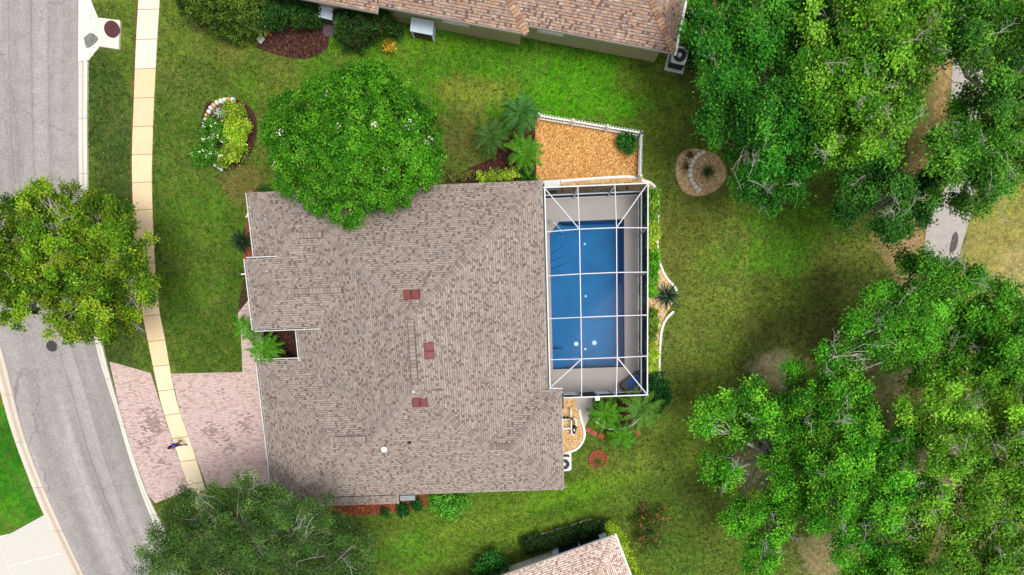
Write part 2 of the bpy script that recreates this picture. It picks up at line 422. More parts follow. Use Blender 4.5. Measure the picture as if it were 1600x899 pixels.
# ------------------------------------------------------------------ ground
def ground_col(x, y):
    """health of the turf over the plot: lush, worn, dry and bare areas"""
    C = np.tile(s2l((84, 108, 36)) * 0.85, (len(x), 1))
    def blob(px, py, rx, ry, c, amt=1.0, soft=1.0, rot=0.0):
        g = G(px, py); sc = 0.0405
        dx = x - g.x; dy = y - g.y
        cr, sr = math.cos(rot), math.sin(rot)
        a = (dx * cr + dy * sr) / (rx * sc); b = (-dx * sr + dy * cr) / (ry * sc)
        ph = np.sin(x * 1.7 + py) * 0.14 + np.sin(y * 2.1 + px) * 0.14 + np.sin(x * 4.3 + y * 3.1) * 0.10 + np.sin(x * 9.1 - y * 7.3 + px) * 0.07 + np.sin(y * 12.7 + x * 5.9) * 0.05
        d = np.sqrt(a * a + b * b) + ph
        w = np.clip((1.25 - d) / (0.6 * soft), 0, 1); w = w * w * (3 - 2 * w) * amt
        C[:] = C * (1 - w[:, None]) + (s2l(c) * 0.85) * w[:, None]
    L = [
        # front lawn and verge
        (310, 330, 120, 260, (70, 102, 28), 0.9), (330, 480, 80, 110, (62, 94, 26), 0.8), (310, 60, 90, 70, (90, 114, 38), 0.8),
        (175, 200, 34, 170, (58, 84, 34), 0.9), (180, 540, 40, 50, (60, 84, 34), 0.9), (300, 130, 40, 40, (60, 84, 28), 0.5),
        (320, 330, 50, 50, (78, 116, 28), 0.6), (330, 455, 35, 30, (80, 118, 30), 0.5), (375, 290, 30, 40, (104, 84, 56), 0.6),
        (380, 60, 40, 30, (112, 110, 56), 0.5), (310, 20, 16, 30, (140, 124, 84), 0.6),
        # side lawn between the houses
        (760, 120, 330, 75, (70, 122, 20), 0.95), (900, 140, 130, 50, (72, 140, 10), 0.9), (700, 60, 70, 22, (74, 130, 16), 0.8),
        (640, 75, 60, 20, (88, 126, 28), 0.6), (740, 150, 60, 26, (122, 124, 52), 0.6), (720, 215, 40, 40, (96, 86, 46), 0.7), (700, 225, 30, 50, (70, 92, 34), 0.5),
        (440, 130, 50, 40, (98, 104, 44), 0.5),
        (1010, 120, 40, 40, (88, 112, 34), 0.6), (860, 75, 60, 16, (66, 112, 26), 0.5),
        # back lawn, colours lightened to offset the shade beside the right trees
        (1090, 420, 80, 260, (98, 116, 44), 0.9), (1060, 380, 40, 60, (100, 104, 46), 0.55), (1080, 160, 60, 60, (100, 124, 44), 0.7),
        (1240, 400, 110, 80, (80, 128, 26), 0.9), (1225, 395, 50, 35, (72, 124, 24), 0.5), (1290, 385, 50, 30, (78, 128, 28), 0.45),
        (1180, 480, 60, 50, (104, 124, 46), 0.7), (1160, 440, 10, 70, (112, 128, 56), 0.5), (1110, 560, 60, 60, (96, 118, 44), 0.7),
        (1080, 680, 60, 60, (98, 126, 46), 0.6), (1340, 400, 60, 30, (112, 114, 52), 0.6),
        # south lawn with mown bands
        (800, 800, 240, 70, (84, 118, 30), 0.95), (760, 830, 120, 22, (104, 134, 40), 0.6, 1.0, 0.25), (900, 770, 120, 18, (90, 138, 24), 0.7, 1.0, 0.3),
        (640, 860, 60, 40, (70, 128, 18), 0.8), (850, 805, 140, 14, (66, 102, 22), 0.6, 1.0, 0.3), (980, 730, 80, 30, (96, 124, 36), 0.5, 1.0, 0.3),
        (930, 690, 60, 30, (66, 98, 26), 0.6), (1040, 780, 60, 60, (70, 96, 34), 0.8), (1060, 860, 60, 60, (72, 104, 34), 0.7), (720, 870, 60, 30, (84, 118, 34), 0.6),
        (980, 830, 50, 45, (70, 92, 34), 0.5),
        # under the trees, dirt and dry grass on the right
        (1330, 620, 190, 220, (80, 92, 40), 0.9), (1480, 760, 180, 200, (88, 90, 50), 0.9), (1215, 580, 50, 32, (146, 138, 118), 0.75, 1.2), (1175, 722, 42, 36, (140, 132, 112), 0.75, 1.2),
        (1290, 868, 60, 44, (136, 122, 98), 0.75, 1.2), (1460, 735, 60, 60, (140, 132, 116), 0.6), (1390, 570, 40, 60, (126, 122, 96), 0.5), (1450, 520, 40, 60, (150, 140, 126), 0.7),
        (1560, 370, 80, 110, (138, 136, 76), 0.95), (1590, 430, 40, 40, (156, 146, 100), 0.8), (1560, 300, 50, 40, (122, 130, 60), 0.6),
        (1450, 190, 32, 120, (164, 140, 100), 0.95, 0.7), (1405, 385, 45, 30, (136, 118, 84), 0.9, 0.8), (1420, 410, 25, 30, (150, 128, 100), 0.9, 0.8),
        (1180, 120, 100, 140, (72, 90, 34), 0.7), (1320, 160, 120, 120, (78, 88, 40), 0.7), (1110, 80, 22, 60, (110, 92, 56), 0.7), (1280, 270, 50, 30, (72, 100, 32), 0.7),
        # opposite lawn
        (10, 740, 70, 120, (48, 112, 14), 1.0, 0.6), (15, 800, 30, 20, (76, 136, 24), 0.6), (10, 690, 25, 30, (40, 96, 14), 0.6),
        (415, 855, 200, 60, (70, 78, 36), 0.8), (265, 800, 30, 40, (76, 92, 36), 0.7),
        # worn rim of the mulch bed and small bare patches
        (1098, 184, 9, 9, (84, 58, 50), 0.9, 0.5), (460, 60, 60, 34, (92, 62, 48), 0.0),
    ]
    for b in L: blob(*b)
    return C * np.array([1.12, 1.12, 1.0])
def build_ground():
    def axis(lo, hi, st, far):
        mid = list(np.arange(lo, hi + 1e-6, st)); ext = []
        d = st
        x = hi
        while x < far: d *= 1.5; x += d; ext.append(x)
        neg = []; d = st; x = lo
        while x > -far: d *= 1.5; x -= d; neg.append(x)
        return np.array(neg[::-1] + mid + ext)
    X = axis(-40, 40, 0.25, 700); Y = axis(-22, 24, 0.25, 700)
    XX, YY = np.meshgrid(X, Y)
    x = XX.ravel(); y = YY.ravel(); C = ground_col(x, y)
    # pool pit under the deck sheet
    ca, sa = math.cos(HA), math.sin(HA)
    u = x * ca + y * sa; v = -x * sa + y * ca
    Z = np.where((u > 1.6) & (u < 6.9) & (v > -3.4) & (v < 7.7), -2.6, 0.0)
    nx, ny = len(X), len(Y)
    idx = np.arange(nx * ny).reshape(ny, nx)
    F = np.stack([idx[:-1, :-1], idx[:-1, 1:], idx[1:, 1:], idx[1:, :-1]], -1).reshape(-1, 4)
    me = np_mesh('ground', np.c_[x, y, Z], F, M['ground'], C)
    tag(link('ground', me), 'green lawn with dry and bare patches around the houses', kind='structure')
build_ground()

# ------------------------------------------------------------------ road, kerbs, sidewalk
KR_ROAD = [(122, -260), (123, -120), (124, 0), (123, 100), (123, 200), (124, 285), (127, 370), (135, 450), (146, 515), (155, 560), (181, 641), (200, 707), (222, 773), (245, 831), (275, 910), (330, 1060)]
KR_LAWN = [(137, -260), (138, -120), (139, 0), (139, 100), (138, 200), (139, 285), (141, 370), (149, 450), (158, 515), (166, 560), (188.5, 641), (208, 707), (232, 773), (260, 831), (290, 910), (345, 1060)]
KL_ROAD = [(-60, 120), (-48, 280), (-30, 420), (-8, 510), (7.5, 560), (34, 666), (56, 730), (82, 792), (132, 899), (190, 1020)]
KL_LAWN = [(-75, 120), (-63, 280), (-45, 420), (-22, 515), (-9, 566), (18, 666), (42, 733), (69, 800), (117, 899), (174, 1020)]

def build_road():
    R_ = resample(px_line([(x + 3, y) for x, y in KR_ROAD], 1.0), 160)
    L_ = resample(px_line([(-75, -260)] + [(x - 3, y) for x, y in KL_ROAD], 1.0), 160)
    V = []; UV = []; nc = 10
    for i in range(160):
        for k in range(nc + 1):
            t = k / nc; p = L_[i] * (1 - t) + R_[i] * t
            V.append((p[0], p[1], 0.012 + 0.03 * (1 - (2 * t - 1) ** 2))); UV.append((t, i * 0.35))
    F = [(i * (nc + 1) + k, i * (nc + 1) + k + 1, (i + 1) * (nc + 1) + k + 1, (i + 1) * (nc + 1) + k) for i in range(159) for k in range(nc)]
    F = [f[::-1] for f in F]
    me = bpy.data.meshes.new('road'); me.from_pydata(V, [], F); me.update()
    uvl = me.uv_layers.new(name='UVMap')
    for lp in me.loops: uvl.data[lp.index].uv = UV[lp.vertex_index]
    me.materials.append(M['road'])
    tag(link('road', me), 'grey asphalt street curving past the front lawn', kind='structure')
build_road()

def strip_pieces(name, root_name, label, Lp, Rp, n, mat, profile, cols, gap=0.02):
    """pieces laid end to end between two edge lines; profile = [(t across, z)]"""
    root = empty(root_name, (Lp[len(Lp) // 2][0], Lp[len(Lp) // 2][1], 0)); tag(root, label, kind='structure')
    m = 4
    A = resample(Lp, n * m + 1); B = resample(Rp, n * m + 1)
    for i in range(n):
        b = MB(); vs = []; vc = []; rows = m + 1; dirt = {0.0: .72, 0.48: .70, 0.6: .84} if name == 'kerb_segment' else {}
        c = cols[i % len(cols)] if not callable(cols) else cols(i)
        for j in range(rows):
            k = i * m + j
            a_, b_ = A[k].copy(), B[k].copy()
            if j in (0, m):
                o = A[k + (1 if j == 0 else -1)] - A[k]; L = np.linalg.norm(o); a_ += o / L * gap / 2
                o = B[k + (1 if j == 0 else -1)] - B[k]; L = np.linalg.norm(o); b_ += o / L * gap / 2
            for t, z in profile:
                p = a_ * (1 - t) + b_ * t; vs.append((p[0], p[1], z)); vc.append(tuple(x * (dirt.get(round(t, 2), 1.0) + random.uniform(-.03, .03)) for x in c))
        np_ = len(profile); fs = []
        for j in range(rows - 1):
            for k in range(np_ - 1):
                fs.append((j * np_ + k, j * np_ + k + 1, (j + 1) * np_ + k + 1, (j + 1) * np_ + k)[::-1])
        fs.append(tuple(range(np_))[::-1] ); fs.append(tuple((rows - 1) * np_ + k for k in range(np_)))
        b.add(vs, fs, c); b.c = vc
        o = b.build(name, mat, root, root.location)
    return root

def kcol(i):
    r = random.Random(i * 7 + 3); k = 0.93 + 0.09 * r.random()
    c = s2l((232, 226, 214)) * 0.85 * k; return tuple(c)
def kcol_l(i):
    r = random.Random(i * 7 + 9); k = 0.9 + 0.12 * r.random()
    c = s2l((226, 212, 196)) * 0.85 * k; return tuple(c)
KP = [(0, 0.0), (0, 0.045), (0.2, 0.05), (0.48, 0.045), (0.60, 0.11), (0.68, 0.13), (0.96, 0.14), (1.0, 0.12), (1.0, 0.0)]
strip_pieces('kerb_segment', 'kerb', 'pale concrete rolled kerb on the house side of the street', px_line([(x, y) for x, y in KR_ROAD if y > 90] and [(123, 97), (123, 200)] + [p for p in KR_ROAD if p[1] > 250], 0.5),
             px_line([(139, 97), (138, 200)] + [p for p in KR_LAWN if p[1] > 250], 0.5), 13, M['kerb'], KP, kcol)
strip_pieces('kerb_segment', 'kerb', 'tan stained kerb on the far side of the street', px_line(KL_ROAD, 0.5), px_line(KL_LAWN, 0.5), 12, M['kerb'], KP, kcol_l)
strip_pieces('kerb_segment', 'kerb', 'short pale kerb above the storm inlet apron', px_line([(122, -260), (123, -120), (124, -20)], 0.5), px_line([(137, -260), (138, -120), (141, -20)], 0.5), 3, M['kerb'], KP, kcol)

SW_L = [(222, -130), (217, 0), (213.5, 63), (209.5, 167), (207, 240), (207.5, 290), (210, 362), (216, 422), (222, 483), (231, 529), (245.5, 600), (256, 643), (277, 707), (301, 775), (325, 850), (360, 960)]
SW_R = [(255, -130), (250, 0), (246, 67), (241, 167), (238.5, 240), (238, 290), (240, 362), (244, 433), (249, 483), (258, 529), (270.5, 600), (281, 641), (303.5, 707), (324, 771), (350, 845), (386, 955)]
def swcol(i):
    r = random.Random(i * 13 + 1); k = 0.92 + 0.12 * r.random()
    c = s2l((236, 224, 204)) if i < 5 else s2l((240, 214, 172)) if i < 16 else s2l((238, 222, 188))
    return tuple(c * 0.85 * k)
strip_pieces('slab', 'sidewalk', 'tan concrete sidewalk of square slabs between verge and front lawn', px_line(SW_L, 0.3), px_line(SW_R, 0.3), 27, M['walk'],
             [(0, 0), (0, 0.05), (0.015, 0.06), (0.985, 0.06), (1, 0.05), (1, 0)], swcol, 0.03)

def ribbon(name, pts, w, z, mat, kind='structure', label=None, h=0.0, step=0.3, closed=False, parent=None):
    """a thin strip following a plan line (pixel list already mapped)"""
    P = np.array(pts); n = len(P)
    b = MB(); vs = []
    for i in range(n):
        d = P[min(i + 1, n - 1)] - P[max(i - 1, 0)]; d = d / (np.linalg.norm(d) + 1e-9); q = np.array([-d[1], d[0]]) * w / 2
        a, c = P[i] + q, P[i] - q
        if h: vs += [(a[0], a[1], z), (a[0] * .85 + c[0] * .15, a[1] * .85 + c[1] * .15, z + h), (c[0] * .85 + a[0] * .15, c[1] * .85 + a[1] * .15, z + h), (c[0], c[1], z)]
        else: vs += [(a[0], a[1], z), (c[0], c[1], z)]
    k = 4 if h else 2
    fs = [(i * k + j, (i + 1) * k + j, (i + 1) * k + j + 1, i * k + j + 1) for i in range(n - 1) for j in range(k - 1)]
    if h: fs += [(0, 1, 2, 3), tuple((n - 1) * 4 + j for j in (3, 2, 1, 0))]
    b.add(vs, fs)
    o = b.build(name, mat, parent)
    if kind: tag(o, label, kind=kind)
    return o
ribbon('soil_edge', px_line([(x - 2.0, y) for x, y in SW_L if -50 < y < 560], 0.3), 0.12, 0.006, M['soil'], label='thin bare soil line along the sidewalk edge')
ribbon('soil_edge', px_line([(x - 1.0, y) for x, y in KL_LAWN if 500 < y < 810], 0.3), 0.14, 0.006, M['soil'], label='thin bare soil line behind the far kerb')

def sheet(name, px, z, mat, label, smooth=True, step=0.3, kind='structure', thick=0.0, world_pts=None):
    P = world_pts if world_pts is not None else ([tuple(p) for p in px_line(list(px) + [px[0]], step)[:-1]] if smooth else [tuple(G(x, y)[:2]) for x, y in px])
    b = MB(); b.prism([tuple(p) for p in P], min(0.0, z - 0.02) if not thick else z - thick, z)
    o = b.build(name, mat)
    return tag(o, label, kind=kind)

# storm inlet
b = MB(); b.prism([tuple(G(x, y)[:2]) for x, y in ((124, -18), (141, -18), (143, 2), (156, 33), (156, 74), (139, 95), (123, 97))], 0, 0.05, tuple(s2l((236, 228, 216)) * .85))
tag(b.build('inlet_apron', M['kerb']), 'pale concrete apron sloping to the storm inlet', kind='structure')
inl = empty('storm_inlet', G(173, 55), 0, 'square pale concrete storm inlet box with round rusty lid', 'storm drain')
b = MB(); b.prism([tuple(G(x, y)[:2]) for x, y in ((157, 30), (190, 34), (188, 79), (156, 74))], 0, 0.14, tuple(s2l((228, 222, 208)) * .85))
b.build('box_slab', M['kerb'], inl, inl.location)
b = MB(); g = G(175, 46, 0.14); b.lathe((g.x, g.y, 0.12), [(0.46, 0), (0.46, 0.035), (0.43, 0.045), (0.40, 0.035), (0.1, 0.04), (0.05, 0.05)], 28)
b.build('lid', M['lid_red'], inl, inl.location)
b = MB(); p0, p1 = G(156.3, 40, 0.08), G(156.3, 70, 0.08); b.bar((p0.x, p0.y, 0.075), (p1.x, p1.y, 0.075), 0.06, 0.09); b.build('throat', M['dark'], inl, inl.location)
sheet('damp_stain', [(132, 60), (142, 52), (150, 56), (155, 62), (146, 72), (136, 76)], 0.056, simple('silt_stain', rgb(120, 124, 116), 0.9, 0.4, 5), 'grey silt stain on the inlet apron', thick=0.003)
g = G(82, 541)
b = MB(); b.lathe((g.x, g.y, 0.03), [(0.36, 0.0), (0.36, 0.02), (0.32, 0.022), (0.31, 0.014), (0.08, 0.016), (0.04, 0.022)], 28)
mh = b.build('manhole_lid', M['lid_dark'], None, (g.x, g.y, 0)); mh.location = (g.x, g.y, 0.012); tag(mh, 'round dark iron manhole lid in the street', 'manhole')

# opposite driveway slabs
od = empty('far_driveway', G(30, 870)); tag(od, 'white concrete driveway across the street', kind='structure')
b = MB(); b.prism([tuple(G(x, y)[:2]) for x, y in ((69, 806), (20, 833), (-28, 844), (-28, 938), (134, 938))], 0, 0.024); b.build('joint_bed', M['gutter'], od, od.location)
pc = tuple(s2l((244, 242, 238)) * .88)
for poly in (((69, 805), (20, 832), (-30, 842), (-30, 836), (1, 858), (13, 884), (99, 863)), ((100, 865), (14, 886), (36, 940), (136, 940)), ((-30, 838), (-1, 858), (34, 940), (-30, 940))):
    if poly[0] == (69, 805): poly = ((69, 805), (20, 832), (-2, 842), (1, 856), (13, 884), (99, 863))
    if poly[0] == (-30, 838): poly = ((-30, 840), (-3, 842), (0, 858), (12, 886), (34, 940), (-30, 940))
    b = MB(); b.prism([tuple(G(x, y)[:2]) for x, y in poly], 0, 0.03, pc); b.build('slab', M['white_conc'], od, od.location)

# ------------------------------------------------------------------ tiling by pieces (pavers and shingles)
def clip(poly, clipper):
    out = poly
    n = len(clipper)
    for i in range(n):
        a = clipper[i]; c = clipper[(i + 1) % n]
        ex, ey = c[0] - a[0], c[1] - a[1]
        if not out: return out
        inp = out; out = []
        for j in range(len(inp)):
            p, q = inp[j], inp[(j + 1) % len(inp)]
            sp = ex * (p[1] - a[1]) - ey * (p[0] - a[0]); sq = ex * (q[1] - a[1]) - ey * (q[0] - a[0])
            if sp >= 0: out.append(p)
            if (sp >= 0) != (sq >= 0):
                t = sp / (sp - sq); out.append((p[0] + (q[0] - p[0]) * t, p[1] + (q[1] - p[1]) * t))
    return out
def ccw(P):
    a = sum(P[i][0] * P[(i + 1) % len(P)][1] - P[(i + 1) % len(P)][0] * P[i][1] for i in range(len(P)))
    return list(P) if a > 0 else list(P)[::-1]
def area(P): return 0.5 * abs(sum(P[i][0] * P[(i + 1) % len(P)][1] - P[(i + 1) % len(P)][0] * P[i][1] for i in range(len(P))))

def shingle_plane(b, q0, n, z0, pieces, palette, seed, slope=PIT, expo=0.136, lift=0.016):
    """courses of laminated shingle tabs on one roof plane; n = upslope plan direction, q0 on the eave"""
    r = random.Random(seed); prev = False
    thr = 0.72 * sorted(palette(random.Random(k_))[1] for k_ in range(60))[45]
    e = (n[1], -n[0])
    to = lambda p: ((p[0] - q0[0]) * e[0] + (p[1] - q0[1]) * e[1], (p[0] - q0[0]) * n[0] + (p[1] - q0[1]) * n[1])
    pcs = [ccw([to(p) for p in pc]) for pc in pieces]
    allp = [p for pc in pcs for p in pc]
    s0, s1 = min(p[0] for p in allp), max(p[0] for p in allp); t0, t1 = min(p[1] for p in allp), max(p[1] for p in allp)
    h = expo / math.sqrt(1 + slope * slope)
    k = int(t0 / h) - 1
    boxes = [(min(p[0] for p in pc), max(p[0] for p in pc), min(p[1] for p in pc), max(p[1] for p in pc)) for pc in pcs]
    while k * h < t1:
        ta, tb = k * h, (k + 1) * h
        s = s0 - r.random() * 0.4
        rowk = 0.96 + 0.08 * r.random()
        while s < s1:
            w = r.choice((0.10, 0.13, 0.16, 0.19, 0.23))
            col = palette(r)
            for _ in range(3):
                if col[1] < thr and prev and r.random() < 0.8: col = palette(r)
            prev = col[1] < thr
            if prev: w = min(w, 0.16)
            col = tuple(c * rowk for c in col)
            up = lift * (1.0 if r.random() < 0.5 else 0.55); g0 = h * r.choice((0.12, 0.2, 0.3))  # gap bares dark underlay, drawing each course's joint shadow and printed band
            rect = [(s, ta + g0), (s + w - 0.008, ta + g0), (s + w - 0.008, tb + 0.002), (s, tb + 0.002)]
            for pc, bx in zip(pcs, boxes):
                if s > bx[1] or s + w < bx[0] or ta > bx[3] or tb < bx[2]: continue
                P = clip(rect, pc)
                if len(P) < 3 or area(P) < 2e-4: continue
                vs = []
                for (ps, pt) in P:
                    f = (tb - pt) / (tb - ta)
                    vs.append((q0[0] + ps * e[0] + pt * n[0], q0[1] + ps * e[1] + pt * n[1], z0 + slope * pt + 0.004 + up * max(0, f)))
                m = len(vs); fs = [tuple(range(m))]
                low = [i for i in range(m) if abs(P[i][1] - ta - g0) < 1e-6]
                if len(low) == 2:
                    i, j = low
                    if (i, j) == (0, m - 1): i, j = j, i
                    vs += [(vs[i][0], vs[i][1], vs[i][2] - up - 0.004), (vs[j][0], vs[j][1], vs[j][2] - up - 0.004)]
                    fs.append((i, m, m + 1, j))
                b.add(vs, fs, col)
            s += w
        k += 1

def pal(cols, jit=0.12):
    cl = [(w, s2l(c) * 0.85) for w, c in cols]; tot = sum(w for w, _ in cl)
    def f(r):
        x = r.random() * tot
        for w, c in cl:
            x -= w
            if x <= 0: break
        k = 1 + (r.random() - 0.5) * 2 * jit
        return tuple(float(v) * k for v in c)
    return f
PAL_MAIN = pal([(0.42, (174, 161, 150)), (0.22, (163, 149, 140)), (0.14, (153, 146, 139)), (0.13, (139, 121, 111)), (0.09, (127, 108, 99))], 0.08)
PAL_TOP = pal([(0.36, (178, 150, 134)), (0.18, (190, 152, 126)), (0.22, (158, 134, 122)), (0.14, (126, 100, 96)), (0.10, (194, 172, 152))])
PAL_BOT = pal([(0.45, (236, 216, 204)), (0.25, (224, 196, 182)), (0.2, (202, 164, 150)), (0.10, (186, 146, 136))])

def cap_row(b, p, q, palette, seed, w=0.36, step=0.18, lift=0.03):
    """overlapping cap shingles folded over a hip or ridge, p (low) to q (high)"""
    r = random.Random(seed); p = Vector(p); q = Vector(q); d = q - p; L = d.length; d.normalize()
    side = Vector((d.y, -d.x, 0)).normalized()
    flat = abs(d.z) < 0.02
    drop = w / 2 * PIT * (1.0 if flat else 0.70)
    n = max(1, round(L / step)); step = L / n
    un = [p - side * w * .5 + Vector((0, 0, lift * .4 - drop)), p + Vector((0, 0, lift * .4)), p + side * w * .5 + Vector((0, 0, lift * .4 - drop))]
    b.add(un + [v + d * L for v in un], [(0, 1, 4, 3), (1, 2, 5, 4)], tuple(s2l((84, 74, 69)) * .85))  # dark strip shows between caps as painted shadow lines
    for i in range(n):
        a = p + d * (i * step + 0.022); c = p + d * ((i + 1) * step)
        u1 = Vector((0, 0, lift + 0.022)); u0 = Vector((0, 0, lift))
        dr = Vector((0, 0, -drop))
        vs = [a - side * w / 2 + u1 + dr, a + u1, a + side * w / 2 + u1 + dr, c - side * w / 2 + u0 + dr, c + u0, c + side * w / 2 + u0 + dr]
        lo = [v - Vector((0, 0, 0.045)) for v in vs[:3]]
        col = palette(r)
        b.add(vs + lo, [(0, 1, 4, 3), (1, 2, 5, 4), (6, 7, 1, 0), (7, 8, 2, 1)], col)

CAPV = pal([(1, (166, 152, 143)), (0.5, (152, 137, 128))], 0.06)
def ridge_vent(parent, off, p, q, name='ridge_vent', w=0.40):
    """raised slotted ridge vent with cap shingles between two dark slots"""
    p = Vector(p); q = Vector(q); d = (q - p).normalized(); s = Vector((d.y, -d.x, 0)).normalized()
    b = MB(); b.bar(p + Vector((0, 0, 0.02)), q + Vector((0, 0, 0.02)), w - 0.04, 0.06)
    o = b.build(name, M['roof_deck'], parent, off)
    c = MB(); n = int((q - p).length / 0.2); r = random.Random(5)
    for i in range(n):
        a = p + d * (i * 0.2 + 0.012) + Vector((0, 0, 0.072)); e = p + d * (i * 0.2 + 0.188) + Vector((0, 0, 0.08))
        c.bar(a, e, w - 0.10, 0.02, tuple(x * 0.98 for x in CAPV(r)))
    c.build('vent_caps', M['shingle'], o); 
    o.children[0]['kind'] = 'stuff'
    for v in c.v: pass
    return o

# ------------------------------------------------------------------ main house
O0 = (-6.0, -1.0)
house = empty('house', HW(O0[0], O0[1], 0), HA, 'large single-storey house with grey brown mottled shingle hip roof beside the pool', 'house')
OFF = (O0[0], O0[1], 0)
roof_b = MB(); sh = MB(); cp = MB()
planes = [
    ((0, 8.42), (0, -1), 2.7, [[(-15.42, 8.42), (-10.75, 8.42), (-10.75, 5.77), (-12.77, 5.77)], [(-10.75, 8.42), (1.33, 8.42), (-6.03, 1.05), (-10.75, 5.77)]]),
    ((-15.42, 0), (1, 0), 2.7, [[(-15.42, 8.42), (-12.77, 5.77), (-15.42, 3.12)]]),
    ((0, 3.12), (0, 1), 2.7, [[(-15.42, 3.12), (-12.77, 5.77), (-10.75, 5.77), (-13.4, 3.12)]]),
    ((-13.4, 0), (1, 0), 2.7, [[(-13.4, 3.12), (-10.75, 5.77), (-6.03, 1.05), (-6.03, -2.87), (-8.855, -5.695), (-13.4, -1.15)]]),
    ((0, 4.64), (0, -1), 3.38, [[(-15.65, 4.64), (-11.78, 4.64), (-9.86, 2.72), (-13.73, 2.72)]]),
    ((0, 0.80), (0, 1), 3.38, [[(-15.65, 0.80), (-13.73, 2.72), (-9.86, 2.72), (-11.78, 0.80)]]),
    ((-15.65, 0), (1, 0), 3.38, [[(-15.65, 4.64), (-13.73, 2.72), (-15.65, 0.80)]]),
    ((0, -1.15), (0, -1), 2.7, [[(-16, -1.15), (-13.4, -1.15), (-8.855, -5.695), (-11.455, -5.695)]]),
    ((-16, 0), (1, 0), 2.7, [[(-16, -1.15), (-11.455, -5.695), (-16, -10.24)]]),
    ((0, -10.24), (0, 1), 2.7, [[(-16, -10.24), (-11.455, -5.695), (-8.855, -5.695), (-8.855, -10.24)], [(-8.855, -10.24), (-8.855, -5.695), (-8.2, -5.04), (-8.2, -10.24)],
                                [(-8.2, -9.6), (-8.2, -5.04), (-6.03, -2.87), (-2.385, -6.525), (-2.385, -9.6)], [(-2.385, -9.6), (-2.385, -6.525), (-0.945, -6.525), (2.13, -9.6)]]),
    ((2.77, 0), (-1, 0), 2.7, [[(2.13, -9.6), (-0.945, -6.525), (2.13, -3.45)]]),
    ((0, -2.81), (0, -1), 2.7, [[(2.13, -3.45), (-0.945, -6.525), (-2.385, -6.525), (0.69, -3.45)]]),
    ((1.33, 0), (-1, 0), 2.7, [[(1.33, 8.42), (1.33, -3.45), (-5.45, -3.45), (-6.03, -2.87), (-6.03, 1.05)], [(0.69, -3.45), (-2.385, -6.525), (-5.45, -3.45)]]),
]
def roof_planes(planes, rb, sb, palette, seed):
    for i, (q0, n, z0, pcs) in enumerate(planes):
        for pc in pcs:
            P = ccw(pc)
            top = [(p[0], p[1], z0 + PIT * ((p[0] - q0[0]) * n[0] + (p[1] - q0[1]) * n[1])) for p in P]
            m = len(P)
            rb.add(top + [(p[0], p[1], p[2] - 0.03) for p in top], [tuple(range(m)), tuple(range(2 * m - 1, m - 1, -1))])
        shingle_plane(sb, q0, n, z0, pcs, palette, seed + i)
roof_planes(planes, roof_b, sh, PAL_MAIN, 11)
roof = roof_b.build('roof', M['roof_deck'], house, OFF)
tag(sh.build('shingles', M['shingle'], roof, OFF), kind='stuff')
RZ = 2.7 + 7.37 * PIT; GZ = 2.7 + 4.545 * PIT; UZ = 2.7 + 2.65 * PIT; EZ = 3.38 + 1.92 * PIT; SZ = 2.7 + 3.715 * PIT
hips = [((1.33, 8.42, 2.7), (-6.03, 1.05, RZ)), ((-10.75, 5.77, UZ), (-6.03, 1.05, RZ)), ((-15.42, 8.42, 2.7), (-12.77, 5.77, UZ)), ((-13.85, 4.69, 2.7 + 1.57 * PIT), (-12.77, 5.77, UZ)),
        ((-15.65, 4.64, 3.38), (-13.73, 2.72, EZ)), ((-15.65, 0.80, 3.38), (-13.73, 2.72, EZ)),
        ((-16, -1.15, 2.7), (-11.455, -5.695, GZ)), ((-16, -10.24, 2.7), (-11.455, -5.695, GZ)), ((-12.75, -9.59, 2.7 + 0.65 * PIT), (-8.855, -5.695, GZ)), ((-8.855, -5.695, GZ), (-6.03, -2.87, RZ)),
        ((2.13, -9.6, 2.7 + .64 * PIT), (-0.945, -6.525, SZ)), ((2.13, -3.45, 2.7 + .64 * PIT), (-0.945, -6.525, SZ)), ((-0.945, -6.525, SZ), (-2.385, -6.525, SZ)), ((-2.385, -6.525, SZ), (-6.03, -2.87, RZ)),
        ((-6.03, 1.05, RZ), (-6.03, 0.75, RZ)), ((-6.03, -2.87, RZ), (-6.03, -2.6, RZ)), ((-13.73, 2.72, EZ), (-13.1, 2.72, EZ)), ((-12.77, 5.77, UZ), (-12.5, 5.77, UZ)), ((-11.455, -5.695, GZ), (-11.2, -5.695, GZ))]
PAL_CAP = pal([(1, (164, 151, 143)), (0.6, (148, 134, 126))], 0.06)
for i, (p, q) in enumerate(hips): cap_row(cp, p, q, PAL_CAP, 40 + i)
tag(cp.build('ridge_caps', M['shingle'], roof, OFF), kind='stuff')
def shift(p): return (p[0] - O0[0], p[1] - O0[1], p[2])
for p, q in (((-6.03, 0.75, RZ), (-6.03, -2.45, RZ)), ((-13.1, 2.72, EZ), (-10.0, 2.72, EZ)), ((-12.45, 5.77, UZ), (-11.0, 5.77, UZ)), ((-11.15, -5.695, GZ), (-9.3, -5.695, GZ))):
    ridge_vent(roof, None, shift(p), shift(q))

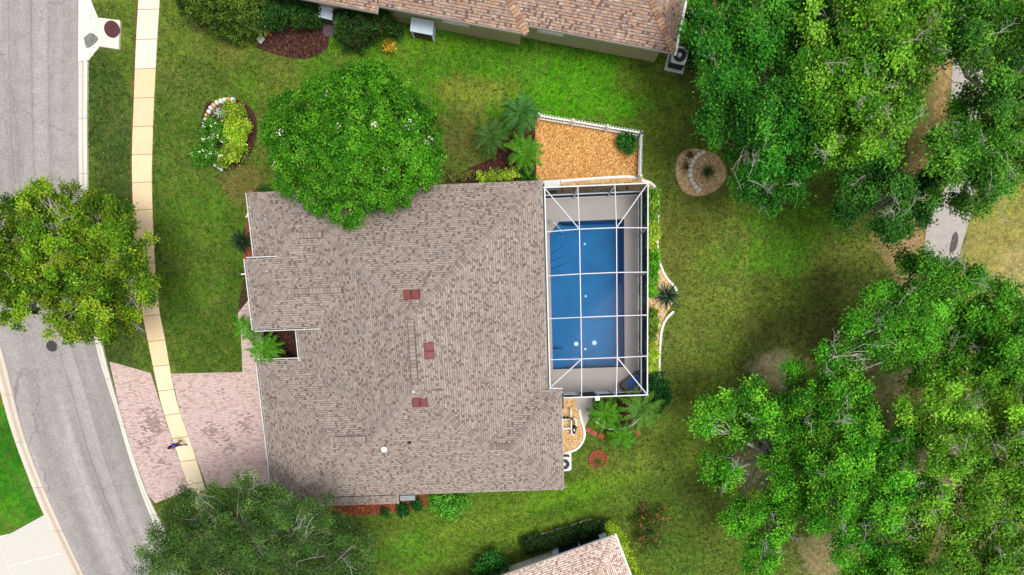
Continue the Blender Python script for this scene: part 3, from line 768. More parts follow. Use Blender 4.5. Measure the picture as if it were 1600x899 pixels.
def slant_vent(loc, ang, lean, nrm):
    """pair of slant-back vents: one part of the roof with two hoods"""
    for sgn in (-1, 1):
        b = MB(); w = 0.40
        x0 = sgn * 0.225 - w / 2; x1 = sgn * 0.225 + w / 2
        vs = [(x0, -0.24, 0.0), (x1, -0.24, 0.0), (x1, 0.26, 0.0), (x0, 0.26, 0.0), (x0 + .02, -0.23, 0.15), (x1 - .02, -0.23, 0.15), (x1 - .03, 0.24, 0.03), (x0 + .03, 0.24, 0.03)]
        b.add(vs, [(4, 5, 6, 7), (0, 1, 5, 4), (1, 2, 6, 5), (2, 3, 7, 6), (3, 0, 4, 7)])
        b.add([(x0 - .05, -0.28, 0.004), (x1 + .01, -0.28, 0.004), (x1 + .01, 0.3, 0.004), (x0 - .05, 0.3, 0.004)], [(0, 1, 2, 3)])
        o = b.build('roof_vent', M['vent'], roof)
        o.rotation_euler = (lean, 0, 0); o.rotation_mode = 'XYZ'
        o.matrix_local = Matrix.Translation(loc) @ Matrix.Rotation(ang, 4, 'Z') @ Matrix.Rotation(lean, 4, 'X')
lean = math.atan(PIT)
def roof_at(px, py, zf, it=12):
    """point of a pixel on a roof plane given z(u, v)"""
    z = 4.0
    for _ in range(it):
        g = G(px, py, z); u = g.x * math.cos(HA) + g.y * math.sin(HA); v = -g.x * math.sin(HA) + g.y * math.cos(HA); z = zf(u, v)
    return (u - O0[0], v - O0[1], z + 0.03)
zN = lambda u, v: 2.7 + PIT * (8.42 - v); zE = lambda u, v: 2.7 + PIT * (1.33 - u); zS = lambda u, v: 2.7 + PIT * (v + 10.24)
slant_vent(roof_at(643, 461, zN), math.pi, lean, None)
slant_vent(roof_at(671, 548, zE), math.pi / 2, lean, None)
slant_vent(roof_at(657, 629, zS), 0.0, lean, None)
p = roof_at(602, 701, zS); b = MB(); b.lathe(p, [(0.09, -0.05), (0.09, 0.22), (0.17, 0.22), (0.17, 0.27), (0.05, 0.31)], 16); b.build('vent_cap', M['white'], roof)
p = roof_at(640, 691, zS); b = MB(); b.lathe(p, [(0.12, -0.04), (0.07, 0.04), (0.045, 0.05), (0.045, 0.28)], 12); b.build('plumbing_pipe', M['dark'], roof)
p = roof_at(646, 684 - 72, zS); b = MB(); b.lathe(p, [(0.10, -0.04), (0.06, 0.04), (0.04, 0.05), (0.04, 0.2)], 12); b.build('plumbing_pipe', M['gutter'], roof)
# crease flashing where the garage extension meets the main slope
b = MB(); b.bar((-12.9, -9.62, zS(0, -9.62) + 0.028), (-8.25, -9.62, zS(0, -9.62) + 0.028), 0.05, 0.02); b.build('flashing', M['ac_dark'], roof, OFF)

def gutter(p, q, out, z, name='gutter', w=0.13):
    """open K-gutter along an eave; out = plan direction away from the wall"""
    p = Vector((p[0], p[1], z)); q = Vector((q[0], q[1], z)); o = Vector((out[0], out[1], 0)); b = MB()
    a0, a1 = p + o * 0.02, q + o * 0.02
    b.bar(a0 + o * 0.01 + Vector((0, 0, -0.08)), a1 + o * 0.01 + Vector((0, 0, -0.08)), 0.02, 0.12)
    b.bar(a0 + o * w + Vector((0, 0, -0.065)), a1 + o * w + Vector((0, 0, -0.065)), 0.045, 0.13)
    b.bar(a0 + o * w / 2 + Vector((0, 0, -0.135)), a1 + o * w / 2 + Vector((0, 0, -0.135)), w, 0.02)
    g_ = b.build(name, M['gutter'], house, OFF)
    t = MB(); L = (a1 - a0).length; d = (a1 - a0).normalized()
    t.bar(a0 + o * (w / 2) + Vector((0, 0, -0.118)) + d * .02, a1 + o * (w / 2) + Vector((0, 0, -0.118)) - d * .02, w - 0.04, 0.012)
    t.build('trough_silt', M['gutter_in'], g_, OFF)
    k = 0.6
    while k < L:
        s_ = MB(); c = a0 + d * k; s_.bar(c + Vector((0, 0, -0.01)), c + o * (w + 0.01) + Vector((0, 0, -0.01)), 0.03, 0.008); k += 1.15
        s_.build('gutter_strap', M['gutter'], g_, OFF)
gutter((-15.42, 4.75), (-15.42, 8.42), (-1, 0), 2.7)
gutter((-15.65, 0.72), (-15.65, 4.72), (-1, 0), 3.38)
gutter((-15.65, 4.64), (-11.85, 4.64), (0, 1), 3.38)
gutter((-15.65, 0.80), (-11.85, 0.80), (0, -1), 3.38)
gutter((-16, -10.24), (-16, -1.15), (-1, 0), 2.7)
gutter((-16, -1.15), (-13.42, -1.15), (0, 1), 2.7)
gutter((-13.4, -1.75), (-13.4, 0.72), (-1, 0), 2.74)
def fascia(p, q, z, h=0.2, mat='fascia', par=None, off=OFF):
    b = MB(); b.bar((p[0], p[1], z - h / 2 - 0.01), (q[0], q[1], z - h / 2 - 0.01), 0.035, h); b.build('fascia', M[mat], par or house, off)
for p, q, z in (((-15.42, 8.42), (1.33, 8.42), 2.7), ((1.33, 8.42), (1.33, -3.45), 2.7), ((0.69, -3.45), (2.13, -3.45), 2.97), ((2.13, -3.45), (2.13, -9.6), 2.97), ((2.13, -9.6), (-8.2, -9.6), 2.97),
                ((-8.2, -9.6), (-8.2, -10.24), 2.9), ((-8.2, -10.24), (-16, -10.24), 2.7)):
    fascia(p, q, z)
# dark drip edge seen along the pool-side eave
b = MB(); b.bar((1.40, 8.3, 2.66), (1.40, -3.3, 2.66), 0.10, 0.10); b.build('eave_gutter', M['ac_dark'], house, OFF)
b = MB(); b.bar((2.19, -3.5, 2.93), (2.19, -4.6, 2.93), 0.09, 0.10); b.build('downspout_elbow', M['dark'], house, OFF)
wall_poly = [(-14.9, 7.85), (0.75, 7.85), (0.75, -4.0), (1.55, -4.0), (1.55, -9.05), (-8.75, -9.05), (-8.75, -9.7), (-15.4, -9.7), (-15.4, -1.7), (-12.8, -1.7), (-12.8, 1.3), (-15.1, 1.3), (-15.1, 4.1), (-14.9, 4.1)]
def wall_from(poly, parent, off, mat, h=2.62, z0=0.0):
    b = MB(); n = len(poly); P = ccw(poly)
    b.add([(p[0], p[1], z0) for p in P] + [(p[0], p[1], h) for p in P], [(i, (i + 1) % n, n + (i + 1) % n, n + i) for i in range(n)])
    return b.build('wall', mat, parent, off)
wall_from(wall_poly, house, OFF, M['stucco_grey'])
b = MB(); b.box(-15.43, -8.6, 0.02, -15.36, -3.4, 2.2)
gd = b.build('garage_door', M['white'], house, OFF)
for i in range(4):
    b = MB(); b.box(-15.46, -8.5, 0.06 + i * 0.54, -15.42, -3.5, 0.54 + i * 0.54); b.build('door_panel', M['white'], gd, OFF)
b = MB(); b.box(-12.86, -0.6, 0.05, -12.79, 0.5, 2.15); fd = b.build('front_door', M['wood_dark'], house, OFF)
b = MB(); b.lathe((-12.9, -0.45, 1.0), [(0.04, 0), (0.04, 0.05)], 8); b.build('handle', M['steel'], fd, OFF)
def window(p, q, z0, z1, out, parent, off, mulls=1):
    p = Vector((*p, 0)); q = Vector((*q, 0)); o = Vector((*out, 0)); d = (q - p).normalized()
    b = MB()
    for z in (z0, z1): b.bar(p + o * .03 + Vector((0, 0, z)), q + o * .03 + Vector((0, 0, z)), 0.08, 0.07)
    for s_ in [0, 1] + [(i + 1) / (mulls + 1) for i in range(mulls)]:
        c = p.lerp(q, s_); b.bar(c + o * .032 + Vector((0, 0, z0)), c + o * .032 + Vector((0, 0, z1)), 0.07, 0.07)
    f = b.build('window', M['white'], parent, off)
    for i in range(mulls + 1):
        c0 = p.lerp(q, i / (mulls + 1)) + d * .04; c1 = p.lerp(q, (i + 1) / (mulls + 1)) - d * .04
        g_ = MB(); g_.bar(c0 + o * .012 + Vector((0, 0, (z0 + z1) / 2)), c1 + o * .012 + Vector((0, 0, (z0 + z1) / 2)), 0.02, z1 - z0 - .07); g_.build('pane', M['glass'], f, off)
    s = MB(); s.bar(p + o * .06 - d * .08 + Vector((0, 0, z0 - .07)), q + o * .06 + d * .08 + Vector((0, 0, z0 - .07)), 0.16, 0.07); s.build('sill', M['stucco_white'], f, off)
window((-14.2, -9.7), (-12.6, -9.7), 1.0, 2.1, (0, -1), house, OFF)
window((-5.5, -9.05), (-3.9, -9.05), 1.0, 2.1, (0, -1), house, OFF)
window((-14.9, 5.3), (-14.9, 6.9), 1.0, 2.1, (-1, 0), house, OFF)
window((-15.1, 2.0), (-15.1, 3.4), 0.9, 2.3, (-1, 0), house, OFF)
window((-9.0, 7.85), (-7.4, 7.85), 1.0, 2.1, (0, 1), house, OFF)
for i in range(3): window((0.75, 6.6 - i * 3.2), (0.75, 4.4 - i * 3.2), 0.1, 2.2, (1, 0), house, OFF)

# ------------------------------------------------------------------ neighbouring houses
def neighbour_top():
    A = math.radians(-10.03)
    o0 = (-4, 21); off = (o0[0], o0[1], 0)
    w = HW(o0[0], o0[1], 0, A)
    h = empty('neighbour_house', w, A, 'tan stucco house with orange brown shingle roof above the side lawn', 'house')
    pl = [((0, 16.18), (0, 1), 2.7, [[(-2.62, 16.18), (5.45, 16.18), (0.03, 21.6), (-8.04, 21.6)]]),
          ((0, 15.75), (0, 1), 2.7, [[(-10.78, 15.75), (-2.62, 15.75), (-8.47, 21.6), (-10.78, 21.6)]]),
          ((-2.62, 0), (-1, 0), 2.7, [[(-2.62, 15.75), (-2.62, 16.18), (-8.04, 21.6), (-8.47, 21.6)]]),
          ((0, 15.41), (0, 1), 2.7, [[(-17, 15.41), (-10.78, 15.41), (-10.78, 21.6), (-17, 21.6)]]),
          ((5.45, 0), (-1, 0), 2.7, [[(5.45, 16.18), (5.45, 27.02), (0.03, 21.6)]])]
    rb, sb, cb = MB(), MB(), MB()
    roof_planes(pl, rb, sb, PAL_TOP, 70)
    P = [(-17, 27.5, 2.6), (5.45, 27.02, 2.7), (0.03, 21.6, 4.98), (-17, 21.6, 5.2)]
    rb.add(P, [(3, 2, 1, 0)])
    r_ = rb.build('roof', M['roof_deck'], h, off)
    tag(sb.build('shingles', M['shingle'], r_, off), kind='stuff')
    pc = pal([(1, (196, 158, 128)), (0.5, (160, 126, 108))])
    cap_row(cb, (5.45, 16.18, 2.7), (0.03, 21.6, 4.98), pc, 3); cap_row(cb, (-2.62, 15.75, 2.7), (-8.4, 21.53, 5.12), pc, 4); cap_row(cb, (0.03, 21.6, 4.98), (-8, 21.6, 4.98), pc, 5)
    tag(cb.build('ridge_caps', M['shingle'], r_, off), kind='stuff')
    wp = [(-16.5, 16.0), (-11.3, 16.0), (-11.3, 16.4), (-3.15, 16.4), (-3.15, 16.82), (5.2 - 0.35, 16.82), (4.85, 26.4), (-16.5, 26.4)]
    wall_from(wp, h, off, M['stucco_tan'], 2.66)
    for p, q, z in (((5.45, 16.18), (-2.62, 16.18), 2.7), ((-2.62, 15.75), (-10.78, 15.75), 2.7), ((-10.78, 15.41), (-17, 15.41), 2.7), ((-2.62, 15.75), (-2.62, 16.18), 2.7), ((-10.78, 15.41), (-10.78, 15.75), 2.72)):
        fascia(p, q, z, 0.16, 'fascia', h, off)
    # white rake gutter down the end eave
    b = MB(); b.bar((5.52, 16.1, 2.66), (5.52, 27, 2.66), 0.13, 0.12); b.build('gutter', M['white'], h, off)
    def wpx(x0, y0, x1, y1):
        a_, c_ = G(x0, y0, 1.9), G(x1, y1, 1.9)
        f = lambda g: g.x * math.cos(A) + g.y * math.sin(A)
        return f(a_), f(c_)
    u0, u1 = wpx(840, 49, 878, 56); window((u0, 16.82), (u1, 16.82), 1.25, 2.05, (0, -1), h, off)
    u0, u1 = wpx(688, 38, 727, 44); window((u0, 16.4), (u1, 16.4), 1.25, 2.05, (0, -1), h, off)
    u0, u1 = wpx(774, 47, 794, 51); window((u0, 16.4), (u1, 16.4), 1.65, 2.05, (0, -1), h, off, 0)
neighbour_top()

def neighbour_bottom():
    A = math.radians(21.21)
    o0 = (-4, -20); off = (o0[0], o0[1], 0)
    h = empty('neighbour_house', HW(o0[0], o0[1], 0, A), A, 'white walled house with pale pink shingle roof at the bottom edge', 'house')
    pl = [((0, -13.82), (0, -1), 2.7, [[(-14, -13.82), (0.75, -13.82), (-4.5, -19.07), (-14, -19.07)]]),
          ((0.75, 0), (-1, 0), 2.7, [[(0.75, -13.82), (0.75, -24.3), (-4.5, -19.07)]])]
    rb, sb, cb = MB(), MB(), MB()
    roof_planes(pl, rb, sb, PAL_BOT, 90)
    rb.add([(-14, -24.3, 2.7), (0.75, -24.3, 2.7), (-4.5, -19.07, 4.9), (-14, -19.07, 4.9)], [(0, 1, 2, 3)])
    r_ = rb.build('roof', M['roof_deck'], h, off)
    tag(sb.build('shingles', M['shingle'], r_, off), kind='stuff')
    pc = pal([(1, (228, 206, 192)), (0.5, (214, 186, 172))])
    cap_row(cb, (0.75, -13.82, 2.7), (-4.5, -19.07, 4.9), pc, 3); cap_row(cb, (-4.5, -19.07, 4.9), (-14, -19.07, 4.9), pc, 5)
    tag(cb.build('ridge_caps', M['shingle'], r_, off), kind='stuff')
    wall_from([(-13.5, -14.45), (-3.45, -14.45), (-3.45, -15.7), (0.15, -15.7), (0.15, -23.7), (-13.5, -23.7)], h, off, M['stucco_white'], 2.66)
    fascia((-14, -13.82), (0.75, -13.82), 2.7, 0.16, 'white', h, off); fascia((0.75, -13.82), (0.75, -24.3), 2.7, 0.16, 'white', h, off)
    b = MB(); b.bar((0.85, -13.75, 2.66), (0.85, -24, 2.66), 0.13, 0.12); b.build('gutter', M['gutter'], h, off)
    for u in (0.02, -3.28):
        b = MB(); b.bbox(u - 0.2, -14.62, 0, u + 0.2, -14.22, 2.6, 0.01); c_ = b.build('column', M['pale_blue'], h, off)
        b = MB(); b.box(u - 0.26, -14.68, 0, u + 0.26, -14.16, 0.22); b.build('plinth', M['pale_blue'], c_, off)
        b = MB(); b.box(u - 0.25, -14.67, 2.3, u + 0.25, -14.17, 2.48); b.build('capital', M['pale_blue'], c_, off)
    for u0, u1 in ((-3.05, -1.66), (-1.6, -0.2)):
        b = MB(); b.box(u0, -14.44, 0.1, u1, -14.42, 2.5); b.build('screen_panel', M['screen_wall'], h, off)
    b = MB(); b.bar((-3.07, -14.42, 1.1), (-0.2, -14.42, 1.1), 0.06, 0.06); b.bar((-1.63, -14.42, 0), (-1.63, -14.42, 2.5), 0.06, 0.06); b.build('screen_frame', M['white'], h, off)
    b = MB(); b.box(-3.4, -15.69, 0.01, 0.1, -14.2, 0.06); b.build('porch_floor', M['patch'], h, off)
    window((-5.7, -14.45), (-4.5, -14.45), 1.5, 2.0, (0, 1), h, off, 0)
neighbour_bottom()

# ------------------------------------------------------------------ pool deck, pool, screen cage
def build_deck():
    u0, u1, v0, v1 = 0.6, 7.42, -4.06, 8.12
    hole = [(2.42, 6.68), (1.80, 5.95), (1.80, -2.42), (6.42, -2.42), (6.42, 6.66)]
    b = MB()
    # frame of quads around the pool opening
    U = [u0, 1.80, 6.42, u1]; V = [v0, -2.42, 6.67, v1]
    z = 0.06
    for i in range(3):
        for j in range(3):
            if i == 1 and j == 1: continue
            P = [(U[i], V[j], z), (U[i + 1], V[j], z), (U[i + 1], V[j + 1], z), (U[i], V[j + 1], z)]
            b.add(P, [(0, 1, 2, 3)])
    b.add([(1.80, 5.95, z), (2.42, 6.67, z), (1.80, 6.67, z)], [(0, 1, 2)])
    for P, Q in (((u0, v0), (u1, v0)), ((u1, v0), (u1, v1)), ((u1, v1), (u0, v1)), ((u0, v1), (u0, v0))):
        b.add([(*P, -0.1), (*Q, -0.1), (*Q, z), (*P, z)], [(0, 1, 2, 3)])
    o = b.build('pool_deck', M['deck']); o.rotation_euler = (0, 0, HA)
    tag(o, 'pale grey concrete deck around the pool', kind='structure')
build_deck()
pool = empty('swimming_pool', HW(4.1, 2.1, 0), HA, 'blue rectangular swimming pool under the white screen cage', 'swimming pool')
PO = (4.1, 2.1, 0)
P5 = [(1.80, -2.42), (6.42, -2.42), (6.42, 6.67), (2.42, 6.67), (1.80, 5.95)]
b = MB(); n = 5; zb = -1.35
b.add([(p[0], p[1], zb) for p in P5] + [(p[0], p[1], 0.055) for p in P5], [tuple(range(5))] + [((i + 1) % n, i, n + i, n + (i + 1) % n) for i in range(n)])
b.build('basin', M['pool'], pool, PO)
b = MB()   # raised wet step in the corner by the handrail and a bench at the far end
for k, (r_, zt) in enumerate(((1.9, -0.95), (1.45, -0.65), (1.0, -0.38))):
    pts = [(1.805, 5.94)] + [(1.805 + r_ * math.sin(t), 5.94 - r_ * math.cos(t)) for t in np.linspace(0, math.pi / 2 + 0.3, 12)]
    pts = [(max(1.805, p[0]), min(p[1], 6.66)) for p in pts]
    b.prism(pts + [(2.43, 6.66)], zb + 0.01, zt)
b.build('corner_steps', M['pool'], pool, PO)
b = MB(); b.box(1.81, -2.41, zb + 0.01, 2.55, -1.15, -0.5); b.build('seat_ledge', M['pool'], pool, PO)
b = MB(); b.add([(p[0] + (0.004 if p[0] < 4 else -0.004), p[1] + (0.004 if p[1] < 3 else -0.004), -0.10) for p in P5], [tuple(range(5))]); b.build('water', M['water'], pool, PO)
tbm = MB()
for i in range(5):
    p, q = P5[i], P5[(i + 1) % 5]; d = Vector((q[0] - p[0], q[1] - p[1], 0)).normalized(); inw = Vector((-d.y, d.x, 0)) * 0.006
    a_, c_ = Vector((*p, 0)) + inw, Vector((*q, 0)) + inw
    tbm.add([a_ + Vector((0, 0, -.2)), c_ + Vector((0, 0, -.2)), c_ + Vector((0, 0, .04)), a_ + Vector((0, 0, .04))], [(1, 0, 3, 2)])
tbm.build('tile_band', simple('dark_blue_waterline_tile', rgb(30, 84, 128), 0.3, 0.3, 14), pool, PO)
cb = MB()
for i in range(5):
    p, q = P5[i], P5[(i + 1) % 5]
    d = Vector((q[0] - p[0], q[1] - p[1], 0)).normalized(); o = Vector((d.y, -d.x, 0)) * 0.13
    cb.bar(Vector((*p, 0.065)) + o, Vector((*q, 0.065)) + o, 0.26, 0.05)
cb.build('coping', M['deck'], pool, PO)
for x, y in ((900.5, 537.5), (928.8, 536)):
    g = G(x, y, -1.3); u = g.x * math.cos(HA) + g.y * math.sin(HA); v = -g.x * math.sin(HA) + g.y * math.cos(HA)
    b = MB(); b.lathe((u, v, zb), [(0.15, 0), (0.14, 0.03), (0.06, 0.05)], 18); b.build('floor_drain', M['white'], pool, PO)
for x, y in ((913.8, 381.5), (915.3, 463), (914.8, 545.8)):
    g = G(x, y, -1.3); u = g.x * math.cos(HA) + g.y * math.sin(HA); v = -g.x * math.sin(HA) + g.y * math.cos(HA)
    b = MB(); b.lathe((u, v, zb), [(0.07, 0), (0.06, 0.03), (0.03, 0.04)], 12); b.build('floor_return', M['white'], pool, PO)
# handrail
p0, p1 = G(859, 348, 0.06), G(880, 367, -0.2)
hr = MB(); d = (p1 - p0); dn = Vector((d.x, d.y, 0)).normalized()
pts = [p0 + Vector((0, 0, 0)), p0 + Vector((0, 0, 0.75)), p0 + dn * 0.12 + Vector((0, 0, 0.86)), p0 + dn * 0.35 + Vector((0, 0, 0.86)), p0 + dn * 0.95 + Vector((0, 0, 0.35)), p0 + dn * 1.05 + Vector((0, 0, -0.3))]
hr.tube(pts, 0.03, 10)
side = Vector((-dn.y, dn.x, 0)) * 0.0
hro = hr.build('handrail', M['steel'], None, p0, True); hro.location = p0; tag(hro, 'curved steel handrail at the corner steps of the pool', 'handrail')

cage = empty('screen_cage', HW(4.35, 2.05, 0), HA, 'white aluminium screen enclosure over the swimming pool', 'screen enclosure')
CO = (4.35, 2.05, 0)
CU = [1.42, 3.34, 5.43, 7.30]; CV = [-3.97, -1.65, 0.75, 3.19, 5.64, 8.05]
WZ, FZ = 2.72, 3.18
def cz(i, j): return FZ if (0 < i < 3 and 0 < j < 5) else WZ
def cpnt(i, j):
    u, v = CU[i], CV[j]
    if i == 0 and j == 0: v = -3.36
    return Vector((u, v, cz(i, j)))
def beam(p, q, w=0.045, name='beam', mat='beam'):
    b = MB(); b.bar(p, q, w, 0.05); return b.build(name, M[mat], cage, CO)
for j in range(1, 5):
    for i in range(3): beam(cpnt(i, j), cpnt(i + 1, j))
for i in (1, 2):
    for j in range(5): beam(cpnt(i, j) + Vector((0, 0, 0.004)), cpnt(i, j + 1) + Vector((0, 0, 0.004)))
for a_, c_ in (((0, 5), (1, 4)), ((3, 5), (2, 4)), ((3, 0), (2, 1)), ((0, 0), (1, 1))): beam(cpnt(*a_) + Vector((0, 0, 0.008)), cpnt(*c_) + Vector((0, 0, 0.008)), 0.05, 'diagonal')
NB = [(1.42, 8.05), (7.30, 8.05), (7.30, -3.97), (2.25, -3.97)]
beam(Vector((1.38, 8.05, WZ)), Vector((7.36, 8.05, WZ)), 0.065, 'eave_beam'); beam(Vector((7.30, 7.99, WZ)), Vector((7.30, -3.91, WZ)), 0.065, 'eave_beam'); beam(Vector((7.36, -3.97, WZ)), Vector((2.2, -3.97, WZ)), 0.065, 'eave_beam')
beam(Vector((1.46, 8.0, WZ)), Vector((1.46, -3.3, WZ)), 0.07, 'eave_beam')
beam(Vector((1.40, -3.32, WZ + 0.24)), Vector((2.2, -3.38, WZ + 0.24)), 0.05, 'eave_beam')
posts = [(7.30, v) for v in CV] + [(u, 8.05) for u in (1.42, 3.34, 5.43)] + [(u, -3.97) for u in (2.27, 3.34, 4.4, 5.43)]
for u, v in posts:
    b = MB(); b.box(u - 0.05, v - 0.05, 0.06, u + 0.05, v + 0.05, WZ - 0.045); b.build('post', M['rail_blue'], cage, CO)
for z, w in ((0.09, 0.08), (0.98, 0.10)):
    for p, q in (((1.47, 8.05), (7.25, 8.05)), ((7.30, 8.0), (7.30, -3.92)), ((7.25, -3.97), (4.45, -3.97)), ((3.29, -3.97), (2.3, -3.97))):
        beam(Vector((*p, z)), Vector((*q, z)), w, 'rail', 'rail_blue')
# screens: each panel its own
def panel(pts, mat, name='screen_panel'):
    b = MB(); b.add(pts, [tuple(range(len(pts)))]); b.build(name, M[mat], cage, CO)
for i in range(3):
    for j in range(5):
        q = [cpnt(i, j), cpnt(i + 1, j), cpnt(i + 1, j + 1), cpnt(i, j + 1)]
        if (i, j) == (0, 0):
            panel([q[0], q[2], q[3]], 'screen_ring'); panel([q[0], Vector((2.25, -3.97, WZ)), q[1], q[2]], 'screen_ring'); continue
        if i in (0, 2) and j in (0, 4):
            if (i, j) in ((0, 4), (2, 0)): panel([q[0], q[1], q[3]], 'screen_ring'); panel([q[1], q[2], q[3]], 'screen_ring')
            else: panel([q[0], q[1], q[2]], 'screen_ring'); panel([q[0], q[2], q[3]], 'screen_ring')
        else: panel(q, 'screen_flat' if (i == 1 and 0 < j < 4) else 'screen_ring')
def wall_panels(fixed, coords, axis):
    for a_, c_ in zip(coords[:-1], coords[1:]):
        for z0, z1 in ((0.14, 0.92), (1.04, WZ - 0.05)):
            if axis == 'v': P = [(fixed, a_ + .05, z0), (fixed, c_ - .05, z0), (fixed, c_ - .05, z1), (fixed, a_ + .05, z1)]
            else: P = [(a_ + .05, fixed, z0), (c_ - .05, fixed, z0), (c_ - .05, fixed, z1), (a_ + .05, fixed, z1)]
            panel(P, 'screen_wall')
wall_panels(7.30, CV, 'v'); wall_panels(8.05, CU, 'u'); wall_panels(-3.97, [2.27, 3.34, 4.4, 5.43, 7.3], 'u')
b = MB(); b.box(3.4, -4.03, 0.1, 4.34, -3.99, 2.1); b.build('door_frame', M['rail_blue'], cage, CO)
b = MB(); b.bar((4.3, -4.0, 2.68), (4.3, -4.2, 2.68), 0.26, 0.10); b.build('door_closer', M['white'], cage, CO)
for a_, c_ in (((7.24, 5.64, 2.5), (6.7, 5.64, 3.0)), ((7.24, 3.19, 2.5), (6.8, 3.19, 2.95))): pass

# lounger
lo = G(986, 596, 0.06); ld = (G(998, 587) - G(974, 604)); la = math.atan2(ld.y, ld.x)
lng = empty('sun_lounger', lo, la, 'blue sling sun lounger with striped pillow in the corner of the pool deck', 'lounger')
b = MB()
for s_ in (-1, 1): b.bar((-0.75, s_ * 0.32, 0.34), (0.8, s_ * 0.32, 0.34), 0.06, 0.05)
for x in (-0.75, 0.8): b.bar((x, -0.32, 0.335), (x, 0.32, 0.335), 0.06, 0.05)
b.build('frame', M['wood_dark'], lng)
for x in (-0.55, 0.6):
    for s_ in (-1, 1):
        b = MB(); b.bar((x, s_ * 0.32, 0.0), (x, s_ * 0.32, 0.31), 0.05, 0.05); b.build('leg', M['wood_dark'], lng)
b = MB()
xs = np.linspace(-0.35, 0.5, 8)
for i in range(7):
    zc = lambda x: 0.39 - 0.03 * math.sin((x + 0.35) / 0.85 * math.pi)
    b.add([(xs[i], -0.29, zc(xs[i])), (xs[i + 1], -0.29, zc(xs[i + 1])), (xs[i + 1], 0.29, zc(xs[i + 1])), (xs[i], 0.29, zc(xs[i]))], [(0, 1, 2, 3)])
b.build('seat_sling', M['sling'], lng)
b = MB()
for i in range(5):
    x0 = 0.53 + i * 0.055; b.box(x0, -0.3, 0.36, x0 + 0.04, 0.3, 0.385)
b.build('foot_slats', M['wood_dark'], lng)
b = MB(); b.bbox(-0.72, -0.30, 0.36, -0.38, 0.30, 0.50, 0.05); b.build('pillow', M['stripe'], lng)

# ------------------------------------------------------------------ driveway pavers
def paver_field(name, root, pieces, ang, palette, seed, w=0.215, h=0.112, z=0.05):
    r = random.Random(seed); b = MB()
    ca, sa = math.cos(ang), math.sin(ang)
    to = lambda p: (p[0] * ca + p[1] * sa, -p[0] * sa + p[1] * ca); fr = lambda s, t: (s * ca - t * sa, s * sa + t * ca)
    pcs = [ccw([to(p) for p in pc]) for pc in pieces]
    allp = [p for pc in pcs for p in pc]
    s0, s1 = min(p[0] for p in allp), max(p[0] for p in allp); t0, t1 = min(p[1] for p in allp), max(p[1] for p in allp)
    k = 0; t = t0
    while t < t1:
        s = s0 - (w / 2 if k % 2 else 0)
        while s < s1:
            rect = [(s, t), (s + w - 0.012, t), (s + w - 0.012, t + h - 0.012), (s, t + h - 0.012)]
            col = palette(r, fr(s, t)); zz = z + r.random() * 0.006
            for pc in pcs:
                P = clip(rect, pc)
                if len(P) < 3 or area(P) < 1e-3: continue
                b.prism([fr(*p) for p in P], z - 0.04, zz, col)
            s += w
        t += h; k += 1
    return b
pk = pal([(0.4, (214, 189, 183)), (0.3, (222, 198, 191)), (0.2, (206, 178, 172)), (0.1, (194, 164, 159))], 0.05)
stain_c = [(G(238, 662), 1.15, 0.8), (G(228, 690), 0.9, 0.5), (G(330, 675), 1.0, 0.5), (G(382, 665), 0.9, 0.5), (G(355, 700), 0.7, 0.4), (G(345, 615), 0.5, 0.3), (G(262, 640), 0.8, 0.35), (G(250, 725), 0.8, 0.4)]
def drive_pal(r, p):
    c = pk(r)
    for g, rad, a in stain_c:
        d = math.hypot(p[0] - g.x, p[1] - g.y) / rad
        if d < 1 and r.random() < a * (1 - d) * 1.3: c = tuple(x * 0.6 for x in c)
    return c
drv = empty('driveway', G(330, 670)); tag(drv, 'pink paver driveway from the street to the garage', kind='structure')
base = MB()
q1 = [tuple(G(x, y)[:2]) for x, y in ((172, 565), (234, 582), (246, 602), (257, 645), (278, 708), (300, 765), (243, 786), (232, 771), (208, 706), (188.5, 640))]
# split left of the sidewalk into convex quads
e1 = [(172, 565), (188.5, 641), (208, 707), (232, 773), (243, 786)]
e2 = [(236, 583), (255, 643), (276, 707), (300, 765), (301, 766)]
pcs = [[tuple(G(*p)[:2]) for p in (e1[i], e1[i + 1], e2[i + 1], e2[i])] for i in range(4)]
f1 = [(268, 584), (282, 643), (304, 707), (325, 763)]
f2 = [(440, 580), (440, 643), (440, 707), (440, 760)]
pcs += [[tuple(G(*p)[:2]) for p in (f1[i], f1[i + 1], f2[i + 1], f2[i])] for i in range(3)]
b = paver_field('pavers', drv, pcs, HA + 0.02, drive_pal, 5, 0.2, 0.1)
tag(b.build('pavers', M['paver'], drv, drv.location), kind='stuff')
base = MB()
for pc in pcs: base.prism(pc, 0.0, 0.014)
base.build('joint_sand', M['sand'], drv, drv.location)
wk = empty('entry_walk', G(388, 530)); tag(wk, 'pink paver walk from driveway to front entry', kind='structure')
pcs2 = [[tuple(G(*p)[:2]) for p in q] for q in (((380, 590), (412, 590), (412, 520), (377, 520)), ((377, 520), (412, 520), (430, 470), (392, 465), (372, 490)))]
b = paver_field('pavers', wk, pcs2, HA, lambda r, p: pk(r), 6); tag(b.build('pavers', M['paver'], wk, wk.location), kind='stuff')
base = MB()
for pc in pcs2: base.prism(pc, 0.0, 0.012)
base.build('joint_sand', M['soil'], wk, wk.location)

